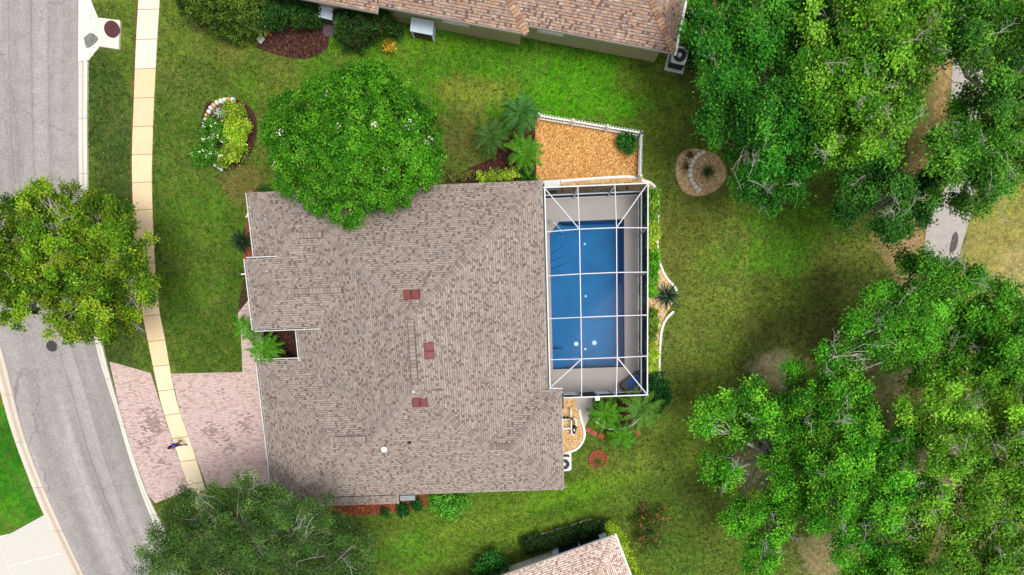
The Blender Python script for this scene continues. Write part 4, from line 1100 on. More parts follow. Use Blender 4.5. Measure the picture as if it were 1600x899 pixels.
# ------------------------------------------------------------------ paths, beds, edging
sheet('path', [(1444, 420), (1447, 360), (1460, 325), (1478, 290), (1490, 240), (1486, 150), (1492, 60), (1500, -40), (1545, -40), (1545, 60), (1540, 150), (1530, 240), (1524, 300), (1514, 345), (1502, 385), (1490, 425)], 0.012, M['path'], 'worn pale grey path running under the trees')
sheet('path_patch', [(1488, 368), (1494, 362), (1497, 372), (1494, 388), (1486, 396), (1483, 390)], 0.02, M['patch'], 'dark patch on the grey path')
sheet('mulch_bed', [(836, 186), (860, 191), (998, 214), (997, 282), (960, 276), (838, 282)], 0.02, M['mulch_orange'], 'orange wood chip bed inside the white picket fence', smooth=False)
sheet('mulch_bed', [(895, 279), (1000, 276), (1012, 282), (1012, 300), (870, 306), (870, 281)], 0.022, M['gravel_tan'], 'narrow tan gravel strip outside the pool cage', smooth=False)
sheet('mulch_bed', [(700, 285), (735, 262), (770, 245), (790, 215), (836, 205), (838, 285)], 0.016, M['mulch_brown'], 'dark brown mulch bed under the three palms')
sheet('mulch_bed', [(400, 75), (420, 45), (470, 35), (510, 45), (512, 75), (490, 90), (460, 92), (425, 84)], 0.014, M['mulch_brown'], 'brown mulch bed below the neighbour shrubs')
sheet('mulch_bed', [(322, 160), (370, 155), (396, 175), (402, 205), (392, 240), (370, 262), (345, 268), (322, 250), (310, 210)], 0.016, M['mulch_brown'], 'oval mulch bed of the front lawn island')
sheet('mulch_bed', [(385, 415), (372, 480), (395, 512), (470, 512), (475, 575), (412, 580), (412, 500), (400, 420)], 0.016, M['mulch_brown'], 'dark mulch bed in the entry notch of the house', smooth=False)
sheet('mulch_bed', [(388, 300), (386, 340), (382, 410), (420, 410), (420, 300)], 0.014, M['mulch_red'], 'mulch strip along the front wall of the house')
sheet('mulch_bed', [(418, 760), (432, 800), (560, 806), (640, 800), (668, 794), (668, 760)], 0.014, M['mulch_red'], 'red mulch bed along the garage side wall', smooth=False)
sheet('mulch_bed', [(874, 625), (900, 625), (907, 660), (911, 680), (906, 695), (893, 705), (874, 708)], 0.02, M['gravel_tan'], 'tan gravel bed by the pool equipment')
sheet('mulch_bed', [(1013, 285), (1024, 290), (1030, 330), (1028, 400), (1045, 440), (1052, 470), (1036, 500), (1028, 540), (1028, 590), (1013, 600)], 0.02, M['gravel_tan'], 'long tan gravel bed beside the pool cage')
sheet('mulch_bed', [(930, 625), (1010, 625), (1015, 650), (990, 672), (960, 672), (930, 660)], 0.018, M['mulch_brown'], 'brown mulch bed under the palms below the cage')
sheet('walkway', [(895, 616), (925, 616), (926, 640), (920, 655), (913, 670), (911, 684), (909, 660), (902, 640)], 0.04, M['deck'], 'pale concrete step path outside the cage door', smooth=False)
sheet('walkway', [(846, 283), (875, 281), (875, 297), (846, 299)], 0.05, M['white_conc'], 'small pale concrete landing at the cage corner', smooth=False)

def chips(name, px_poly, dens, size, cols, parent_label, seed, z=0.02, flat=0.5):
    P = ccw([tuple(G(x, y)[:2]) for x, y in px_poly]); r = np.random.default_rng(seed)
    A = area(P); n = int(A * dens)
    xs = [p[0] for p in P]; ys = [p[1] for p in P]
    pts = np.c_[r.uniform(min(xs), max(xs), n * 3), r.uniform(min(ys), max(ys), n * 3)]
    ins = np.zeros(len(pts), bool)
    for i in range(len(P)):
        a, c = P[i], P[i - 1]
        cond = ((a[1] > pts[:, 1]) != (c[1] > pts[:, 1])) & (pts[:, 0] < (c[0] - a[0]) * (pts[:, 1] - a[1]) / (c[1] - a[1] + 1e-12) + a[0])
        ins ^= cond
    pts = pts[ins][:n]; n = len(pts)
    th = r.uniform(0, 2 * np.pi, n); L = size * r.uniform(0.6, 1.4, n); W = L * r.uniform(0.3, 0.6, n); H = L * flat * r.uniform(0.3, 0.8, n)
    tilt = r.normal(0, 0.25, (n, 2))
    base = np.array([(-1, -1, 0), (1, -1, 0), (1, 1, 0), (-1, 1, 0), (-.8, -.8, 1), (.8, -.8, 1), (.8, .8, 1), (-.8, .8, 1)], float)
    V = base[None] * np.c_[L / 2, W / 2, H][:, None, :]
    V[..., 2] += V[..., 0] * tilt[:, 0:1] + V[..., 1] * tilt[:, 1:2]
    c, s = np.cos(th)[:, None], np.sin(th)[:, None]
    X = V[..., 0] * c - V[..., 1] * s + pts[:, 0:1]; Y = V[..., 0] * s + V[..., 1] * c + pts[:, 1:2]; Z = V[..., 2] + z
    F = np.array([(4, 5, 6, 7), (0, 1, 5, 4), (1, 2, 6, 5), (2, 3, 7, 6), (3, 0, 4, 7)])
    FF = (F[None] + (np.arange(n) * 8)[:, None, None]).reshape(-1, 4)
    C = np.array([s2l(c_) * 0.85 for c_ in cols]); ci = r.integers(0, len(C), n); CC = C[ci] * r.uniform(0.75, 1.2, (n, 1))
    me = np_mesh(name, np.stack([X, Y, Z], -1).reshape(-1, 3), FF, M['chip'], np.repeat(CC, 8, 0))
    tag(link(name, me), parent_label, kind='stuff')
OR = [(226, 172, 100), (238, 188, 116), (206, 146, 80), (188, 124, 66), (244, 204, 140), (226, 176, 108)]
TN = [(246, 220, 174), (236, 204, 150), (222, 184, 130), (250, 238, 208), (190, 148, 104)]
BR = [(84, 50, 42), (62, 38, 32), (104, 66, 52), (46, 32, 28), (96, 52, 44)]
RD = [(172, 96, 56), (152, 78, 46), (188, 118, 76), (120, 62, 40)]
chips('wood_chips', [(838, 190), (998, 216), (996, 279), (960, 274), (839, 280)], 330, 0.10, OR, 'loose orange wood chips covering the fenced bed', 1)
chips('gravel', [(900, 281), (1000, 278), (1008, 286), (880, 292), (872, 292)], 200, 0.07, OR, 'loose gravel of the strip outside the cage top wall', 2, 0.025)
chips('wood_chips', [(706, 282), (740, 262), (772, 247), (792, 218), (834, 208), (836, 283)], 160, 0.10, BR, 'loose dark chips under the three palms', 3)
chips('wood_chips', [(402, 74), (422, 47), (470, 38), (508, 47), (510, 74), (488, 88), (460, 90), (427, 82)], 150, 0.11, BR + [(120, 84, 62)], 'loose brown chips below the neighbour shrubs', 4)
chips('wood_chips', [(324, 163), (369, 158), (393, 177), (399, 206), (388, 240), (367, 260), (345, 265), (325, 248), (313, 210)], 150, 0.09, BR, 'loose chips of the oval island bed', 5)
chips('gravel', [(875, 626), (899, 626), (906, 660), (910, 680), (904, 694), (892, 704), (875, 707)], 260, 0.08, TN + OR, 'loose tan stones by the pool equipment', 6, 0.025)
chips('gravel', [(1014, 288), (1023, 292), (1029, 330), (1027, 400), (1044, 440), (1051, 470), (1035, 500), (1027, 540), (1027, 588), (1014, 598)], 160, 0.08, TN, 'loose tan stones of the long bed beside the cage', 7, 0.025)
chips('wood_chips', [(420, 785), (436, 800), (560, 804), (640, 798), (645, 780)], 150, 0.10, RD, 'loose red chips along the garage side wall', 8)
chips('wood_chips', [(400, 515), (468, 514), (473, 572), (414, 578)], 160, 0.09, BR, 'loose dark chips in the entry notch', 9)
chips('wood_chips', [(932, 627), (1008, 627), (1012, 650), (988, 670), (960, 670), (932, 658)], 120, 0.09, BR, 'loose chips under the palms below the cage', 10)

def edging(px, label, w=0.19, h=0.12):
    P = px_line(px, 0.15); o = ribbon('garden_edging', P, w, 0.005, M['edging'], None, None, h)
    return tag(o, label, 'edging')
edging([(876, 284), (940, 279), (982, 277), (998, 281)], 'white concrete edging between orange bed and cage wall')
edging([(1002, 283), (1015, 286), (1025, 297), (1028, 320), (1027, 360), (1028, 400), (1038, 430), (1053, 448), (1058, 458)], 'white curved edging on the upper half of the cage side bed')
edging([(1052, 487), (1040, 500), (1033, 520), (1030, 560), (1030, 592)], 'white curved edging on the lower half of the cage side bed')
edging([(905, 640), (908, 655), (913, 674), (911, 688), (900, 702), (876, 710)], 'white curved edging around the equipment gravel bed')
edging([(930, 658), (945, 668), (962, 671), (980, 668), (992, 660), (1000, 652)], 'pale curved edging in front of the palms below the cage', 0.14)
edging([(1084, 0 + 238), (1100, 236), (1120, 244), (1133, 262), (1133, 280), (1120, 296), (1100, 305), (1080, 305), (1062, 290), (1055, 265), (1060, 245), (1072, 235), (1084, 238)], 'pinkish round edging of the gravel tree bed on the back lawn', 0.06, 0.05)['pink'] = 1
for o_ in bpy.data.objects:
    if 'pink' in o_:
        del o_['pink']; o_.data.materials[0] = simple('pink_edging', rgb(196, 156, 134), 0.9, 0.15, 6)

# round gravel bed
sheet('gravel_bed', [(1056, 262), (1062, 243), (1078, 233), (1104, 236), (1124, 247), (1133, 266), (1131, 284), (1118, 298), (1098, 305), (1074, 304), (1060, 288)], 0.018, M['gravel_tan'], 'round tan gravel bed on the back lawn')
chips('gravel', [(1058, 262), (1064, 244), (1080, 236), (1103, 238), (1122, 249), (1131, 266), (1129, 284), (1116, 296), (1098, 303), (1075, 302), (1061, 287)], 230, 0.09, TN + [(222, 180, 120)], 'loose tan stones of the round back lawn bed', 12, 0.03)

def stone_mesh(seed, L=0.32, W=0.2, H=0.14):
    r = random.Random(seed); b = MB(); n = 8; vs = []
    for k, (s_, z) in enumerate(((1.0, 0.0), (1.05, H * 0.6), (0.75, H))):
        for i in range(n):
            t = 2 * math.pi * i / n; q = 0.9 + 0.2 * r.random()
            cx = math.copysign(abs(math.cos(t)) ** 0.6, math.cos(t)); sy = math.copysign(abs(math.sin(t)) ** 0.6, math.sin(t))
            vs.append((cx * L / 2 * s_ * q, sy * W / 2 * s_ * q, z + r.uniform(-.01, .01)))
    fs = [(k * n + i, k * n + (i + 1) % n, (k + 1) * n + (i + 1) % n, (k + 1) * n + i) for k in range(2) for i in range(n)] + [tuple(2 * n + i for i in range(n))]
    b.add(vs, fs); return b
def stones(root, px, n, col, L=0.3, W=0.2, H=0.15, seed=0, name='edging_stone', tilt=0.0):
    P = resample(px_line(px, 0.1), n + 1)
    for i in range(n):
        m = (P[i] + P[i + 1]) / 2; d = P[i + 1] - P[i]; r = random.Random(seed * 50 + i)
        b = stone_mesh(seed * 50 + i, np.linalg.norm(d) * 0.94, W * r.uniform(.85, 1.1), H * r.uniform(.85, 1.15))
        c = col(r) if callable(col) else col
        b.c = [c] * len(b.v)
        o = b.build(name, M['stone'], root); o.location = (m[0] - root.location.x, m[1] - root.location.y, 0.01); o.rotation_euler = (0, 0, math.atan2(d[1], d[0]) + r.uniform(-.1, .1))
WHT = pal([(1, (250, 246, 238)), (0.4, (238, 230, 214))], 0.06)
ISL = pal([(1, (236, 232, 226)), (0.15, (226, 170, 120))], 0.06)
rs = empty('stone_edging', G(1080, 270), 0, 'curved row of white stones in the round gravel bed', 'stone edging')
stones(rs, [(1101, 238), (1090, 243), (1081, 254), (1078, 268), (1079, 280), (1085, 291), (1094, 300)], 11, WHT, W=0.26, H=0.16, seed=2)
isl = empty('stone_edging', G(335, 175), 0, 'white block edging on the upper left of the lawn island bed', 'stone edging')
stones(isl, [(369, 157.5), (350, 158), (338, 164), (329, 174), (323, 190), (320, 205)], 12, ISL, W=0.24, H=0.2, seed=3)
isl2 = empty('stone_edging', G(342, 264), 0, 'short row of white blocks at the lower end of the island bed', 'stone edging')
stones(isl2, [(336, 258), (342, 263), (349, 266.5)], 3, ISL, W=0.2, H=0.18, seed=4)
bl = empty('stone_edging', G(870, 830), 0, 'pale edging row curving round the hedge of the lower house', 'stone edging')
stones(bl, [(822, 846), (835, 838), (880, 825), (915, 813), (930, 812), (942, 817)], 16, WHT, W=0.13, H=0.12, seed=5)

# terracotta ring with plant
tr_ = empty('tree_ring', G(934, 717), 0, 'round terracotta ring bed on the lawn below the palms', 'tree ring')
g = G(934, 717)
for i in range(18):
    t = 2 * math.pi * i / 18
    b = stone_mesh(300 + i, 0.2, 0.10, 0.13); b.c = [tuple(s2l((176, 92, 66)) * .85 * random.uniform(.85, 1.1))] * len(b.v)
    o = b.build('ring_block', M['stone'], tr_); o.location = (0.58 * math.cos(t), 0.58 * math.sin(t), 0.005); o.rotation_euler = (0, 0, t + math.pi / 2)
b = MB(); b.lathe((0, 0, 0), [(0.56, 0.0), (0.56, 0.05), (0.3, 0.07), (0.01, 0.07)], 24); b.build('mulch_fill', M['mulch_red'], tr_)
# terracotta stepping blocks
for i, (x, y, lab) in enumerate(((919, 672, 'leftmost terracotta paver next to the concrete step path'), (928, 677, 'second terracotta paver from the concrete step path'), (940, 681, 'third terracotta paver from the concrete step path'), (996, 676, 'lone terracotta paver right of the lowest palm'))):
    g = G(x, y); b = MB(); b.bbox(-0.2, -0.15, 0, 0.2, 0.15, 0.07, 0.02)
    o = b.build('paver_block', M['terracotta']); o.location = (g.x, g.y, 0.005); o.rotation_euler = (0, 0, -0.3 - i * 0.2); tag(o, lab, 'paver', 'terracotta pavers by the palms')
for x, y, mat, a, lab, s_ in ((408, 62, 'white_conc', 0.7, 'small pale square stepping stone left of the mulch bed', 0.2), (420, 52, 'terracotta', 0.1, 'small red square stepping stone by the neighbour shrubs', 0.2), (518, 48, 'patch', 0.05, 'grey concrete slab on the ground below the pale blue box', 0.5)):
    g = G(x, y); b = MB(); b.bbox(-s_, -s_ * (0.85 if s_ < .4 else .62), 0, s_, s_ * (.85 if s_ < .4 else .62), 0.06, 0.015)
    o = b.build('stepping_stone', M[mat]); o.location = (g.x, g.y, 0.012); o.rotation_euler = (0, 0, a); tag(o, lab, 'stepping stone')

# ------------------------------------------------------------------ picket fence
def fence():
    segs = [((841, 188), (998, 214.5)), ((998, 214.5), (996.5, 282))]
    f = empty('picket_fence', G(960, 208), 0, 'low white picket fence bending round the orange chip bed', 'fence')
    pm = MB(); pm.add([(-0.05, -0.016, 0), (0.05, -0.016, 0), (0.05, -0.016, 0.82), (0, -0.016, 0.9), (-0.05, -0.016, 0.82), (-0.05, 0.016, 0), (0.05, 0.016, 0), (0.05, 0.016, 0.82), (0, 0.016, 0.9), (-0.05, 0.016, 0.82)],
                       [(0, 1, 2, 3, 4), (9, 8, 7, 6, 5), (0, 5, 6, 1), (1, 6, 7, 2), (2, 7, 8, 3), (3, 8, 9, 4), (4, 9, 5, 0)])
    mesh = pm.mesh('picket', M['white'])
    for a_, c_ in segs:
        p, q = G(*a_), G(*c_); d = q - p; L = d.length; dn = d.normalized(); o = Vector((-dn.y, dn.x, 0)); ang = math.atan2(dn.y, dn.x)
        n = int(L / 0.17)
        for i in range(n + 1):
            pt = p + dn * (i * L / n) + o * 0.045 - f.location
            link('picket', mesh, f, (pt.x, pt.y, 0.03), (0, 0, ang))
        for z in (0.22, 0.68):
            b = MB(); b.bar(p + Vector((0, 0, z)), q + Vector((0, 0, z)), 0.06, 0.09); b.build('rail', M['white'], f, f.location)
        for i in range(0, 4 if L > 4 else 2):
            pt = p + dn * (i * L / (3 if L > 4 else 1.01))
            b = MB(); b.bbox(pt.x - .06, pt.y - .06, 0, pt.x + .06, pt.y + .06, 1.0, 0.03); b.build('post', M['white'], f, f.location)
fence()

# ------------------------------------------------------------------ equipment
def condenser(x, y, w, d, h, ang, label, grey=False):
    g = G(x, y); r = empty('air_conditioner', g, ang, label, 'air conditioner')
    b = MB(); b.bbox(-w / 2 - .12, -d / 2 - .12, 0, w / 2 + .12, d / 2 + .12, 0.07, .02); b.build('pad', M['white_conc'], r)
    b = MB(); b.box(-w / 2 + .03, -d / 2 + .03, 0.07, w / 2 - .03, d / 2 - .03, h - .06); b.build('coil_case', M['ac_dark'], r)
    b = MB(); n = 24
    # top cover with a round fan opening
    outer = []; R0 = min(w, d) / 2 - .07
    for i in range(n):
        t = 2 * math.pi * i / n; c, s_ = math.cos(t), math.sin(t); m = max(abs(c), abs(s_))
        outer.append((c / m * w / 2 * (1 if m > .75 else .93), s_ / m * d / 2 * (1 if m > .75 else .93)))
    vs = [(p[0], p[1], h - .08) for p in outer] + [(p[0], p[1], h) for p in outer] + [(R0 * math.cos(2 * math.pi * i / n), R0 * math.sin(2 * math.pi * i / n), h + .03) for i in range(n)] + [(R0 * math.cos(2 * math.pi * i / n), R0 * math.sin(2 * math.pi * i / n), h - .12) for i in range(n)]
    fs = [(k * n + i, k * n + (i + 1) % n, (k + 1) * n + (i + 1) % n, (k + 1) * n + i) for k in range(3) for i in range(n)]
    b.add(vs, fs); b.build('top_cover', M['ac_case'], r)
    b = MB(); b.lathe((0, 0, h - .12), [(R0, 0), (0.01, 0.001)], n); b.build('fan_well', M['dark'], r)
    b = MB()
    for rr in (R0 * .35, R0 * .7): b.tube([(rr * math.cos(t), rr * math.sin(t), h + .025) for t in np.linspace(0, 2 * math.pi, 20)], .008, 5, cap=False)
    for k in range(8): t = k * math.pi / 4; b.bar((R0 * .1 * math.cos(t), R0 * .1 * math.sin(t), h + .03), (R0 * math.cos(t), R0 * math.sin(t), h + .03), .012, .008)
    b.build('fan_guard', M['ac_dark'], r)
    b = MB(); b.lathe((0, 0, h - .08), [(.13, 0), (.13, .1), (.05, .12)], 14); b.build('fan_motor', M['ac_case'], r)
condenser(880, 721, 0.85, 0.95, 0.8, HA, 'white air conditioner condenser by the lower right wall of the pool house')
condenser(1056, 97, 0.9, 0.9, 0.8, math.radians(-12), 'pale grey air conditioner condenser at the corner of the tan house')

pr = empty('pool_equipment', G(889, 660), HA, 'white pvc pipe rack of the pool filter beside the house wall', 'pool equipment')
b = MB()
for pts in ([(-.45, .55, .35), (-.45, -.35, .35)], [(-.45, .25, .35), (.12, .25, .35), (.12, -.75, .35)], [(-.5, -.35, .35), (.05, -.35, .35)], [(.12, .25, .35), (.12, .95, .35)], [(.12, .3, .5), (.4, .3, .5), (.42, -.15, .5)], [(.12, -.75, .35), (.3, -.75, .35), (.3, -.4, .35)]):
    b.tube(pts, .05, 8)
for x, y in ((-.45, .5), (-.45, -.3), (.12, .9), (.12, -.7), (.42, -.1), (.3, -.45)): b.tube([(x, y, 0.02), (x, y, .36)], .045, 8)
b.build('pipes', M['pvc'], pr)
for x, y in ((-.35, .38), (-.1, .36), (.16, .3), (.38, -.3), (.3, -.62)):
    b = MB(); b.lathe((x, y, .38), [(.09, 0), (.09, .12), (.05, .16)], 12); b.bar((x - .1, y, .55), (x + .1, y, .55), .04, .03); b.build('valve', M['dark'], pr)
b = MB(); b.tube([(.32, -.55, .2), (.32, -.2, .2)], .13, 12); b.build('pump', M['ac_dark'], pr)

ne = empty('pool_equipment', G(1072, 38), math.radians(-10), 'dark pool pump and filter tank beside the tan house end wall', 'pool equipment')
b = MB(); b.lathe((0, .2, 0), [(.28, 0), (.28, .75), (.2, .95), (.06, 1.02)], 18); b.build('filter_tank', M['ac_dark'], ne)
b = MB(); b.tube([(0, -.65, .25), (0, -.2, .25)], .16, 14); b.build('pump', M['dark'], ne)
b = MB()
for pts in ([(.1, .3, .9), (.4, .35, .9), (.42, .9, .6)], [(0, -.2, .3), (.25, -.1, .3), (.28, .3, .3)], [(.05, 1.1, .5), (.5, 1.1, .5)], [(.2, 1.0, .1), (.2, 1.5, .5)]): b.tube(pts, .05, 8)
b.build('pipes', M['pvc'], ne)

def blue_box(x, y, w, d, h, ang, label):
    r = empty('storage_box', G(x, y), ang, label, 'storage box')
    b = MB()
    vs = [(-w / 2, -d / 2, h * .92), (w / 2, -d / 2, h * .92), (w / 2, d / 2, h), (-w / 2, d / 2, h), (-w / 2, -d / 2, h * .84), (w / 2, -d / 2, h * .84), (w / 2, d / 2, h * .92), (-w / 2, d / 2, h * .92)]
    b.add(vs, [(0, 1, 2, 3), (7, 6, 5, 4), (0, 4, 5, 1), (1, 5, 6, 2), (2, 6, 7, 3), (3, 7, 4, 0)]); b.build('lid', M['pale_blue'], r)
    for s_ in (-1, 1):
        b = MB(); b.box(s_ * (w / 2 - .06) - .03, -d / 2 + .03, 0.02, s_ * (w / 2 - .06) + .03, d / 2 - .03, h * .84); b.build('side_panel', M['pale_blue'], r)
    b = MB(); b.box(-w / 2 + .1, d / 2 - .1, .02, w / 2 - .1, d / 2 - .05, h * .83); b.build('back_panel', M['dark'], r)
    b = MB(); b.box(-w / 2 + .1, -d / 2 + .06, .3, w / 2 - .1, d / 2 - .12, .34); b.build('shelf', M['wood_dark'], r)
blue_box(664, 55, 1.3, 0.7, 1.0, math.radians(-10), 'pale blue open fronted box against the tan house wall')
blue_box(515, 32, 1.05, 0.7, 1.0, math.radians(-12), 'white blue box between the neighbour shrubs above the concrete slab')
b = MB(); b.bbox(-.5, -.18, .02, .5, .18, .7, .02); o = b.build('utility_box', simple('grey_cabinet', rgb(150, 154, 160), 0.5, 0.08, 4)); g = G(640, 776); o.location = (g.x, g.y + .1, 0.0); o.rotation_euler = (0, 0, HA); tag(o, 'grey utility cabinet against the house wall above red mulch', 'utility box')

# ------------------------------------------------------------------ vegetation
def cols_of(lst): return np.array([s2l(c) * 0.85 for c in lst])

def leaf_quads(C0, nrm, L, W, r, colr):
    """rhombic leaves at C0 (n,3), lying across nrm (n,3)"""
    n = len(C0)
    t = r.normal(size=(n, 3)); t -= nrm * (t * nrm).sum(1, keepdims=True); t /= np.linalg.norm(t, axis=1, keepdims=True) + 1e-9
    b = np.cross(nrm, t)
    L = np.asarray(L).reshape(-1, 1); W = np.asarray(W).reshape(-1, 1)
    V = np.stack([C0 - t * L / 2, C0 + b * W / 2 - t * L * .06, C0 + t * L / 2 - nrm * L * 0.08, C0 - b * W / 2 - t * L * .06], 1).reshape(-1, 3)
    F = np.arange(4 * n).reshape(n, 4)
    return V, F, np.repeat(colr, 4, 0)

def crown_points(blobs, r, clump_d, shell=(0.72, 1.04), low=-0.25):
    """clump centres spread over the upper shells of the crown's lobes"""
    out = []; nr = []; blob_id = []
    for k, (c, rad, rz) in enumerate(blobs):
        n = max(6, int(clump_d * 2.6 * math.pi * rad * rad))
        d = r.normal(size=(n, 3)); d /= np.linalg.norm(d, axis=1, keepdims=True)
        d[:, 2] = np.where(d[:, 2] < low, -d[:, 2], d[:, 2])
        s = r.uniform(*shell, (n, 1)) * (1 + 0.12 * np.sin(d[:, :1] * 5 + k) * np.cos(d[:, 1:2] * 4 + 2 * k))
        p = np.array(c) + d * s * np.array([rad, rad, rz])
        out.append(p); nr.append(d); blob_id += [k] * n
    return np.concatenate(out), np.concatenate(nr), np.array(blob_id)

def foliage(name, parent, blobs, palette, seed, clump_d=5, per=40, csig=0.22, leaf=(0.10, 0.17), wid=0.55, up=0.7, mat='leaf', shell=(0.72, 1.04), bright=(0.7, 1.25), long_=1.0, low=-0.25):
    r = np.random.default_rng(seed); P = cols_of(palette) * np.array([0.80, 0.92, 0.62])
    cen, nrm, bid = crown_points(blobs, r, clump_d, shell, low)
    m = len(cen)
    ck = r.uniform(*bright, m); lobe = r.uniform(0.85, 1.15, len(blobs)); ck *= lobe[bid]
    ci = r.integers(0, len(P), m)
    idx = np.repeat(np.arange(m), per); n = len(idx)
    off = r.normal(size=(n, 3)) * np.array([csig, csig, csig * 0.55])
    C0 = cen[idx] + off - parent_loc(parent)
    nv = nrm[idx] * 0.5 + r.normal(size=(n, 3)) * 0.55 + np.array([0, 0, up]); nv /= np.linalg.norm(nv, axis=1, keepdims=True)
    L = r.uniform(*leaf, n) * long_; W = L * wid / long_
    same = r.random(n) < 0.65
    cc = np.where(same[:, None], P[ci[idx]], P[r.integers(0, len(P), n)]) * (ck[idx] * r.uniform(0.8, 1.2, n))[:, None]
    V, F, CC = leaf_quads(C0, nv, L, W, r, cc)
    o = link(name, np_mesh(name, V, F, M[mat], CC), parent)
    return o, cen

def parent_loc(p): return np.array(p.location) if p else np.zeros(3)

def limb_path(a, b, r, sag=0.15, n=5):
    a = np.array(a); b = np.array(b); L = np.linalg.norm(b - a); pts = []
    j = r.normal(size=3) * L * sag * 0.5; j[2] = abs(j[2]) * 0.5
    for i in range(n + 1):
        t = i / n; p = a + (b - a) * t + j * math.sin(math.pi * t) + r.normal(size=3) * L * 0.02
        if i == 0: p = a
        pts.append(p)
    return pts

def tree(label, base_px, blob_px, palette, seed, height=(5.5, 7.0), trunk_r=0.2, bark='bark_grey', per=38, clump_d=5, leaf=(0.10, 0.17), wid=0.55, flat=0.62, bare=0, name='tree', group=None, csig=0.22, bright=(0.7, 1.25), up=0.7, mat='leaf', long_=1.0, zs=None, low=-0.25, twig=1.0, shell=(0.55, 1.08)):
    r = np.random.default_rng(seed + 1000)
    g = G(*base_px)
    root = empty(name, g, 0, label, 'tree', group)
    blobs = []
    for k, bpx in enumerate(blob_px):
        x, y, rp = bpx[:3]
        zt = bpx[3] if len(bpx) > 3 else r.uniform(*height)
        rad = rp * (CAMH - zt + 1) / FOC
        c = G(x, y, zt - rad * flat * 0.7); blobs.append((np.array(c), rad, rad * flat))
    cr, cen = foliage('crown', root, blobs, palette, seed, clump_d, per, csig, leaf, wid, up, mat, shell=shell, bright=bright, long_=long_, low=low)
    loc = np.array(g)
    mid = np.mean([b_[0] for b_ in blobs], 0); zmin = min(b_[0][2] for b_ in blobs)
    fork = np.array([g.x * .8 + mid[0] * .2, g.y * .8 + mid[1] * .2, max(1.2, zmin * 0.5)])
    tb = MB(); tp = [loc, loc * .6 + fork * .4 + np.array([r.normal() * .05, r.normal() * .05, 0]), fork]
    tb.tube([Vector(p - loc) for p in tp], [trunk_r * 1.35, trunk_r, trunk_r * 0.85], 10); tb.build('trunk', M[bark], root, None, True)
    lb = MB(); tw = MB()
    byb = {}
    for k, (c, rad, rz) in enumerate(blobs):
        pts = limb_path(fork, c + np.array([0, 0, -rz * 0.2]), r)
        L = np.linalg.norm(c - fork); r0 = trunk_r * 0.5 * min(1, 0.35 + L / 8)
        lb.tube([Vector(p - loc) for p in pts], list(np.linspace(r0, 0.035, len(pts))), 6)
        # secondary branches to the clumps of the lobe
        for _ in range(int(7 * twig)):
            d = r.normal(size=3); d[2] = abs(d[2]) * 0.7 + 0.1; d /= np.linalg.norm(d)
            e = c + d * np.array([rad, rad, rz]) * r.uniform(0.75, 0.98)
            q = limb_path(pts[r.integers(3, 6)], e, r, 0.25, 4)
            lb.tube([Vector(p - loc) for p in q], list(np.linspace(0.035, 0.010, len(q))), 4, cap=False)
    lb.build('branches', M[bark], root, None, True)
    if bare:
        for _ in range(bare):
            c, rad, rz = blobs[r.integers(0, len(blobs))]
            d = r.normal(size=3); d[2] = 0; d /= np.linalg.norm(d) + 1e-9
            a = c + d * rad * r.uniform(0.0, 0.5) + np.array([0, 0, rz * 0.9]); L = r.uniform(0.6, 1.3)
            e = a + d * L + np.array([0, 0, r.uniform(0.0, 0.25)])
            q = limb_path(a, e, r, 0.3, 5); tw.tube([Vector(p - loc) for p in q], list(np.linspace(0.016, 0.006, len(q))), 5, cap=False)
            for k in (2, 3, 4):
                for _2 in range(3):
                    dd = d + r.normal(size=3) * 0.8; dd[2] *= 0.3; dd /= np.linalg.norm(dd)
                    q2 = limb_path(q[k], q[k] + dd * L * r.uniform(.25, .5), r, 0.3, 3); tw.tube([Vector(p - loc) for p in q2], list(np.linspace(0.009, 0.004, len(q2))), 4, cap=False)
        tag(tw.build('bare_twigs', M['bark_grey'], root), 'bare grey twigs above the leaves', kind='stuff')
    return root, blobs, cen

def jit(lst, seed, k=0.0): return lst
# street tree
tree('yellow green street tree leaning over the road on the left', (178, 428),
     [(60, 345, 40), (112, 330, 34), (150, 352, 44), (188, 378, 36), (212, 432, 24), (40, 400, 44), (100, 408, 50), (158, 425, 48), (197, 470, 28), (60, 458, 42), (110, 475, 42), (158, 492, 32), (92, 508, 20), (20, 440, 34), (12, 342, 26), (72, 306, 16), (184, 336, 22), (138, 514, 18), (205, 500, 16), (45, 320, 18), (225, 452, 14), (30, 490, 22), (-20, 380, 40), (-15, 430, 36), (62, 296, 9), (88, 316, 10), (232, 440, 9), (215, 405, 9), (168, 520, 10), (110, 525, 9), (200, 352, 10), (150, 322, 9), (232, 462, 8)],
     [(112, 148, 31), (90, 132, 27), (138, 166, 39), (68, 106, 27), (160, 174, 54)], 1, (4.6, 6.2), 0.17, per=170, clump_d=1.75, leaf=(0.09, 0.17), csig=0.185, wid=.62, bark='bark_grey', flat=0.8, bright=(0.5, 1.5), up=.8, bare=8)
